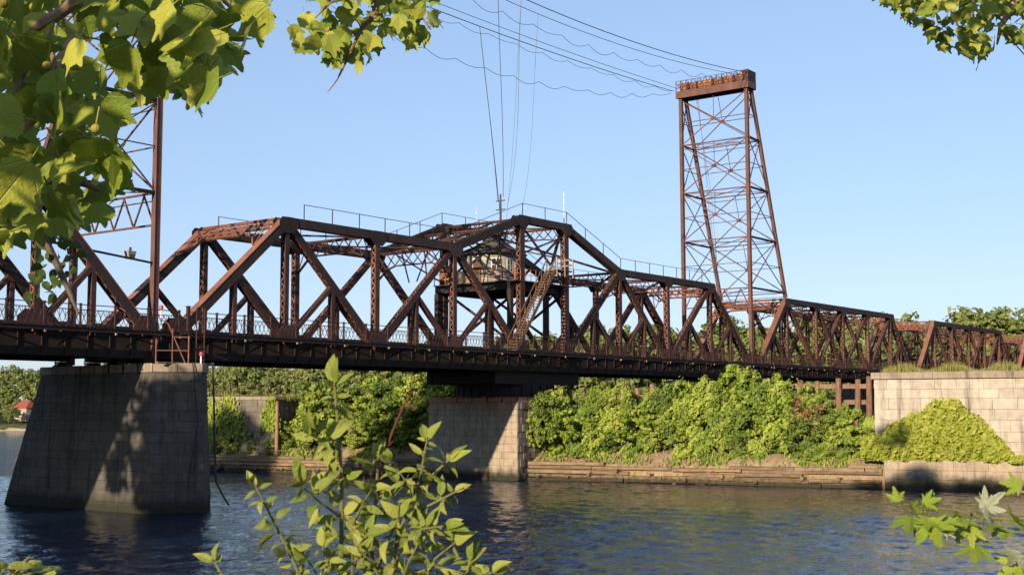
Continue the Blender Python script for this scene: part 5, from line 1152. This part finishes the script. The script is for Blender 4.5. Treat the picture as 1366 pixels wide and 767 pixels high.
for (u, v, d, rad_, k_) in ((60, 60, 4.4, .9, 150), (200, 20, 4.6, .7, 100), (40, 220, 4.3, .8, 130), (500, -60, 9.6, .9, 200)):
    c0 = at(u, v, d)+TOSUN*2.6; cc.append(c0+rngc.normal(size=(k_, 3))*rad_*.55)
cc = np.concatenate(cc); part('crown', quads('plane_shade_crown', leaf_cards(cc[~vis(cc)], rngc.normal(size=((~vis(cc)).sum(), 3)), .17, rngc, 1.1), M['plane']), 'plane', pt, 'stuff')
for (u, v, d) in ((63, 88, 4.0), (128, 172, 3.9), (45, 10, 4.4), (5, 5, 4.2)):
    c = at(u, v, d); mb = MB(); k = 8
    mb.tube([c+V(0, 0, -.014), c+V(0, 0, -.0125), c+V(0, 0, -.007), c, c+V(0, 0, .007), c+V(0, 0, .0125), c+V(0, 0, .014)], [.004, .009, .0135, .0155, .0135, .009, .004], 10); mb.tube([c+V(0, 0, .013), c+V(.01, 0, .07)], .0025, 5); part('seed_ball', mb, 'seedball', pt)
# small-leaved climber in front of the left tower
cl_b = at(-420, 700, 6.5); cl_b[2] = ground_z(cl_b[0], cl_b[1])-.1
cl = thing('climbing_twig', tuple(cl_b), 'small dark heart-leaved twigs hanging below plane leaves at left', 'vine')
bough([cl_b, cl_b+V(.1, .1, 3), at(-150, 330, 6.2), (-20, 260, 6.0), (50, 300, 6.0), (75, 350, 6.0), (95, 395, 6.0), (105, 420, 6.0)], (.05, .005), 'stem', 'trunk', cl)
bough([(50, 300, 6.0), (80, 320, 6.0), (95, 340, 6.0)], (.006, .003), 'twig', 'trunk', cl); bough([(-20, 260, 6.0), (100, 190, 6.0), (150, 205, 6.0), (165, 225, 6)], (.012, .004), 'twig', 'trunk', cl)
spray(cl, [(40, 290), (85, 310), (110, 335), (100, 370), (70, 400), (35, 400), (45, 350)], 8, 5.8, 6.2, .045, .07, OD, rg, 46, layers=1)
spray(cl, [(105, 180), (165, 190), (168, 215), (125, 215), (100, 200)], 8, 5.8, 6.2, .05, .07, OD, rg, 20, layers=1)
# right-hand plane tree
tb2 = at(2500, 900, 10); tb2[2] = ground_z(tb2[0], tb2[1])-.2
p2 = thing('plane_tree', tuple(tb2), 'plane tree whose small-looking leaves hang in at the top right corner', 'tree')
mb = MB(); mb.tube([tb2, tb2+V(0, 0, .6), tb2+V(.1, .1, 5), tb2+V(.1, .3, 10)], [.36, .28, .22, .12], 12); part('trunk', mb, 'trunk', p2)
bough([tb2+V(.1, .15, 7), at(1900, -300, 11), at(1600, -150, 12.5), at(1420, -40, 13.5), (1350, 10, 13.5), (1335, 35, 13.5), (1330, 60, 13.5)], (.12, .01), 'branch', 'bark', p2)
bough([at(1420, -40, 13.5), (1300, -15, 13.5), (1240, 0, 13.5), (1190, -5, 13.5)], (.03, .008), 'branch', 'bark', p2); bough([(1300, -15, 13.5), (1295, 30, 13.5), (1300, 60, 13.5), (1308, 78, 13.5), (1302, 95, 13.5)], (.015, .004), 'branch', 'bark', p2); bough([(1335, 35, 13.5), (1350, 55, 13.4), (1368, 75, 13.4)], (.01, .006), 'branch', 'bark', p2)
spray(p2, [(1168, -15), (1400, -15), (1400, 55), (1360, 55), (1335, 45), (1325, 70), (1290, 75), (1270, 60), (1255, 65), (1240, 40), (1215, 38), (1205, 15), (1185, 12)], 7.2, 12.8, 14.2, .15, .22, PL, rg, 190, holes=((1305, 40, 6), (1345, 30, 6)))

cc = np.concatenate([at(u, v, 13.5)+TOSUN*5+rngc.normal(size=(160, 3))*.75 for (u, v) in ((1240, -10), (1310, 20), (1380, 20))]); k_ = ~vis(cc); part('crown', quads('plane_shade_crown', leaf_cards(cc[k_], rngc.normal(size=(k_.sum(), 3)), .2, rngc, 1.1), M['plane']), 'plane', p2, 'stuff')  # more unseen leaves added sunward, shading the right-hand spray
# foreground sapling with opposite ovate leaves
sb_ = at(500, 1500, 3.6); sb_[2] = ground_z(sb_[0], sb_[1])-.05
sp = thing('sapling', tuple(sb_), 'leafy yellow-green sapling in the foreground, left of middle', 'sapling')
def dcl(u): return 3.5
stems = [([sb_, at(470, 1000, 3.5), (455, 767, 3.5), (456, 640, 3.5), (450, 560, 3.5), (446, 508, 3.5)], (.009, .003), 'greenstem', 15, 46),
         ([sb_, at(540, 1000, 3.5), (520, 800, 3.45), (530, 715, 3.45), (552, 665, 3.45), (575, 635, 3.45), (600, 612, 3.45)], (.007, .003), 'greenstem', 13, 40),
         ([sb_, at(460, 950, 3.4), (410, 790, 3.4), (385, 735, 3.4), (365, 695, 3.4), (350, 665, 3.4), (336, 640, 3.4)], (.0055, .0025), 'greenstem', 14, 38),
         ([at(480, 1000, 3.5), (495, 760, 3.55), (500, 690, 3.6), (503, 640, 3.6), (505, 600, 3.6)], (.008, .003), 'greenstem', 15, 42),
         ([at(560, 1000, 3.4), (610, 800, 3.4), (622, 765, 3.4), (628, 745, 3.4)], (.007, .003), 'greenstem', 14, 36),
         ([at(440, 950, 3.3), (330, 820, 3.3), (300, 775, 3.3), (287, 750, 3.3)], (.007, .003), 'greenstem', 13, 34),
         ([(552, 665, 3.45), (562, 630, 3.42), (567, 600, 3.4), (570, 585, 3.4)], (.004, .002), 'greenstem', 11, 34),
         ([(530, 715, 3.45), (565, 705, 3.4), (600, 700, 3.35)], (.004, .002), 'greenstem', 16, 38),
         ([(453, 600, 3.5), (425, 585, 3.45), (405, 575, 3.4)], (.004, .002), 'greenstem', 16, 48),
         ([(455, 690, 3.5), (425, 668, 3.45), (405, 650, 3.4)], (.004, .002), 'greenstem', 18, 50),
         ([(456, 720, 3.5), (490, 690, 3.5), (515, 660, 3.5)], (.004, .002), 'greenstem', 14, 40),
         ([(455, 760, 3.5), (490, 735, 3.5), (530, 740, 3.5), (570, 730, 3.5)], (.004, .002), 'greenstem', 15, 40),
         ([(410, 790, 3.4), (440, 760, 3.4), (430, 730, 3.4)], (.004, .002), 'greenstem', 14, 40),
         ([(500, 690, 3.6), (540, 640, 3.6), (520, 610, 3.6)], (.004, .002), 'greenstem', 14, 40),
         ([(540, 770, 3.45), (580, 755, 3.4), (640, 770, 3.4), (665, 760, 3.4)], (.004, .002), 'greenstem', 15, 36)]
for (u0, v0, u1, v1, u2, v2) in ((470, 790, 470, 740, 488, 712), (510, 790, 500, 750, 478, 735), (530, 790, 545, 750, 570, 700), (560, 790, 580, 745, 605, 725), (500, 760, 525, 705, 535, 680), (430, 800, 420, 760, 400, 735), (560, 680, 590, 665, 618, 650), (470, 700, 488, 665, 498, 650)):
    stems.append(([(u0, v0, 3.45), (u1, v1, 3.42), (u2, v2, 3.4)], (.004, .002), 'greenstem', 17, 38))
rg = random.Random(21)
for pl, r, m, sp_, ll in stems:
    P3 = [x if isinstance(x, np.ndarray) else at(*x) for x in pl]; bough(P3, r, 'stem' if r[0] > .005 else 'twig', m, sp, 6)
    # leaf pairs along the visible reach
    segs = [(P3[i], P3[i+1]) for i in range(len(P3)-1)]; side = 0
    tot = []
    for a, b in segs:
        L = np.linalg.norm(b-a)
        for q in range(int(L/(sp_/FPX*3.5))+1): tot.append((a+(b-a)*min(1, q*(sp_/FPX*3.5)/max(L, 1e-6)), unit(b-a)))
    tot = [t for t in tot if (t[0]-CAM)@F_ > 2 and (383.5-FPX*((t[0]-CAM)@U_)/((t[0]-CAM)@F_)) < 800][-20:]
    for k, (p, ax) in enumerate(tot):
        tipf = k/max(1, len(tot)-1); s0 = ll/FPX*3.5*(1.0 if tipf < .8 else .8)
        side += 1
        h1 = unit(np.cross(ax, -F_)+V(rg.gauss(0, .2), rg.gauss(0, .2), 0)); h2 = unit(np.cross(ax, h1))
        dirs = (h1, -h1) if side % 2 else (h2*.9+h1*.3, -h2*.9-h1*.3)
        if len(tot) > 9 and k < 3 and rg.random() < .3: continue
        for dv in dirs:
            if rg.random() < .1: continue
            s = s0*rg.uniform(.4, .85); tip = dv*1.0+ax*rg.uniform(0, .6)+V(0, 0, rg.uniform(-.75, .1)); nrm = V(0, 0, 1)*rg.uniform(.2, 1.0)+TOSUN*rg.uniform(.1, .9)-F_*rg.uniform(0, .4)+V(rg.gauss(0, .7), rg.gauss(0, .7), rg.gauss(0, .3))
            link('leaf', rg.choice(OV), sp, leaf_matrix(p+unit(tip)*s*.2, tip, nrm, s))
    p, ax = tot[-1]
    for q in range(3):
        s = ll/FPX*3.5*rg.uniform(.55, .9); tip = ax+V(rg.gauss(0, .5), rg.gauss(0, .5), rg.gauss(0, .3)); link('leaf', rg.choice(OV), sp, leaf_matrix(p+unit(tip)*s*.15, tip, TOSUN+V(rg.gauss(0, .4), rg.gauss(0, .4), .3), s))
# dark red stem
bough([(514, 602, 3.62), (522, 580, 3.62), (530, 560, 3.62), (540, 538, 3.62), (545, 533, 3.62)], (.0042, .003), 'red_stem', 'redstem', sp); bough([(500, 690, 3.6), (507, 640, 3.61), (514, 602, 3.62)], (.002, .004), 'red_stem', 'redstem', sp)
for (a, b) in (((541, 537), (556, 545)), ((516, 597), (524, 588)), ((545, 533), (552, 520))): bough([(*a, 3.62), (*b, 3.6)], (.004, .002), 'red_stem', 'redstem', sp)
# silver maple twig, lower right
mb_ = at(1750, 1300, 4.2); mb_[2] = ground_z(mb_[0], mb_[1])-.05
mp = thing('maple_sapling', tuple(mb_), 'bright green deeply lobed maple twig reaching in at lower right', 'sapling')
bough([mb_, at(1700, 950, 4.0), at(1500, 720, 3.8), (1400, 690, 3.7), (1345, 692, 3.7), (1310, 690, 3.7), (1275, 680, 3.7), (1240, 677, 3.7), (1206, 672, 3.7)], (.009, .0022), 'branch', 'greenstem', mp)
bough([(1310, 692, 3.7), (1308, 705, 3.68), (1303, 718, 3.66)], (.003, .002), 'twig', 'greenstem', mp)
mleaves = [(1200, 675, 1193, 655, .055, .5), (1215, 678, 1210, 720, .105, .6), (1232, 676, 1252, 722, .115, .7), (1222, 672, 1240, 668, .06, .3), (1250, 678, 1242, 666, .05, -.6), (1262, 680, 1268, 705, .07, .5), (1285, 684, 1288, 712, .085, .6), (1300, 686, 1318, 672, .09, -1), (1308, 692, 1332, 690, .085, -1), (1304, 716, 1298, 758, .115, .7), (1306, 712, 1318, 735, .08, .5), (1275, 684, 1262, 700, .06, .4), (1345, 692, 1352, 690, .1, .8), (1372, 690, 1358, 730, .12, .6), (1362, 725, 1350, 745, .09, -1), (1375, 740, 1352, 755, .1, .6), (1270, 680, 1275, 668, .05, .5), (1256, 700, 1272, 714, .045, -1), (1374, 650, 1362, 648, .07, .6), (1226, 680, 1222, 712, .08, .6), (1240, 682, 1236, 708, .075, .5), (1254, 680, 1262, 716, .085, .6), (1278, 686, 1276, 716, .07, .5), (1294, 690, 1296, 722, .075, .6), (1318, 694, 1326, 722, .08, .5), (1335, 694, 1340, 724, .085, .6), (1214, 674, 1228, 690, .06, .5), (1290, 684, 1306, 676, .06, .5)]
for i, (u0, v0, u1, v1, s, f) in enumerate(mleaves):
    a = at(u0, v0, 3.7+.06*math.sin(i*2.1)); b = at(u1, v1, 3.66+.08*math.cos(i*1.7)); tip = b-a; nrm = (-F_*.8+TOSUN*.4+V(0, 0, .2))*(-1 if f > 0 else 1)+V(rg.gauss(0, .2), rg.gauss(0, .2), rg.gauss(0, .15))
    link('leaf', ML[i % 3], mp, leaf_matrix(a, tip, nrm, s*1.22))
# low sprig at the lower left corner
lb = at(-60, 1300, 3.4); lb[2] = ground_z(lb[0], lb[1])-.05
ls = thing('shrub', tuple(lb), 'dark leaf sprig poking up at the lower left corner', 'shrub')
bough([lb, at(-30, 900, 3.4), (0, 775, 3.4), (25, 755, 3.4), (40, 742, 3.4)], (.01, .003), 'stem', 'greenstem', ls); bough([at(-30, 900, 3.4), (60, 790, 3.4), (100, 772, 3.4)], (.007, .003), 'stem', 'greenstem', ls)
for i in range(26):
    t = rg.random(); p = at(-20+t*130+rg.gauss(0, 8), 748+rg.uniform(0, 22)+t*14, 3.4+rg.uniform(-.1, .1)); s = rg.uniform(.06, .1); tip = V(rg.gauss(0, 1), rg.gauss(0, 1), rg.gauss(0, .3)); link('leaf', rg.choice(OV), ls, leaf_matrix(p, tip, V(rg.gauss(0, .4), rg.gauss(0, .4), 1), s))
print('objects', len(bpy.data.objects), 'sapling', len(sp.children), 'plane', len(pt.children), len(p2.children))
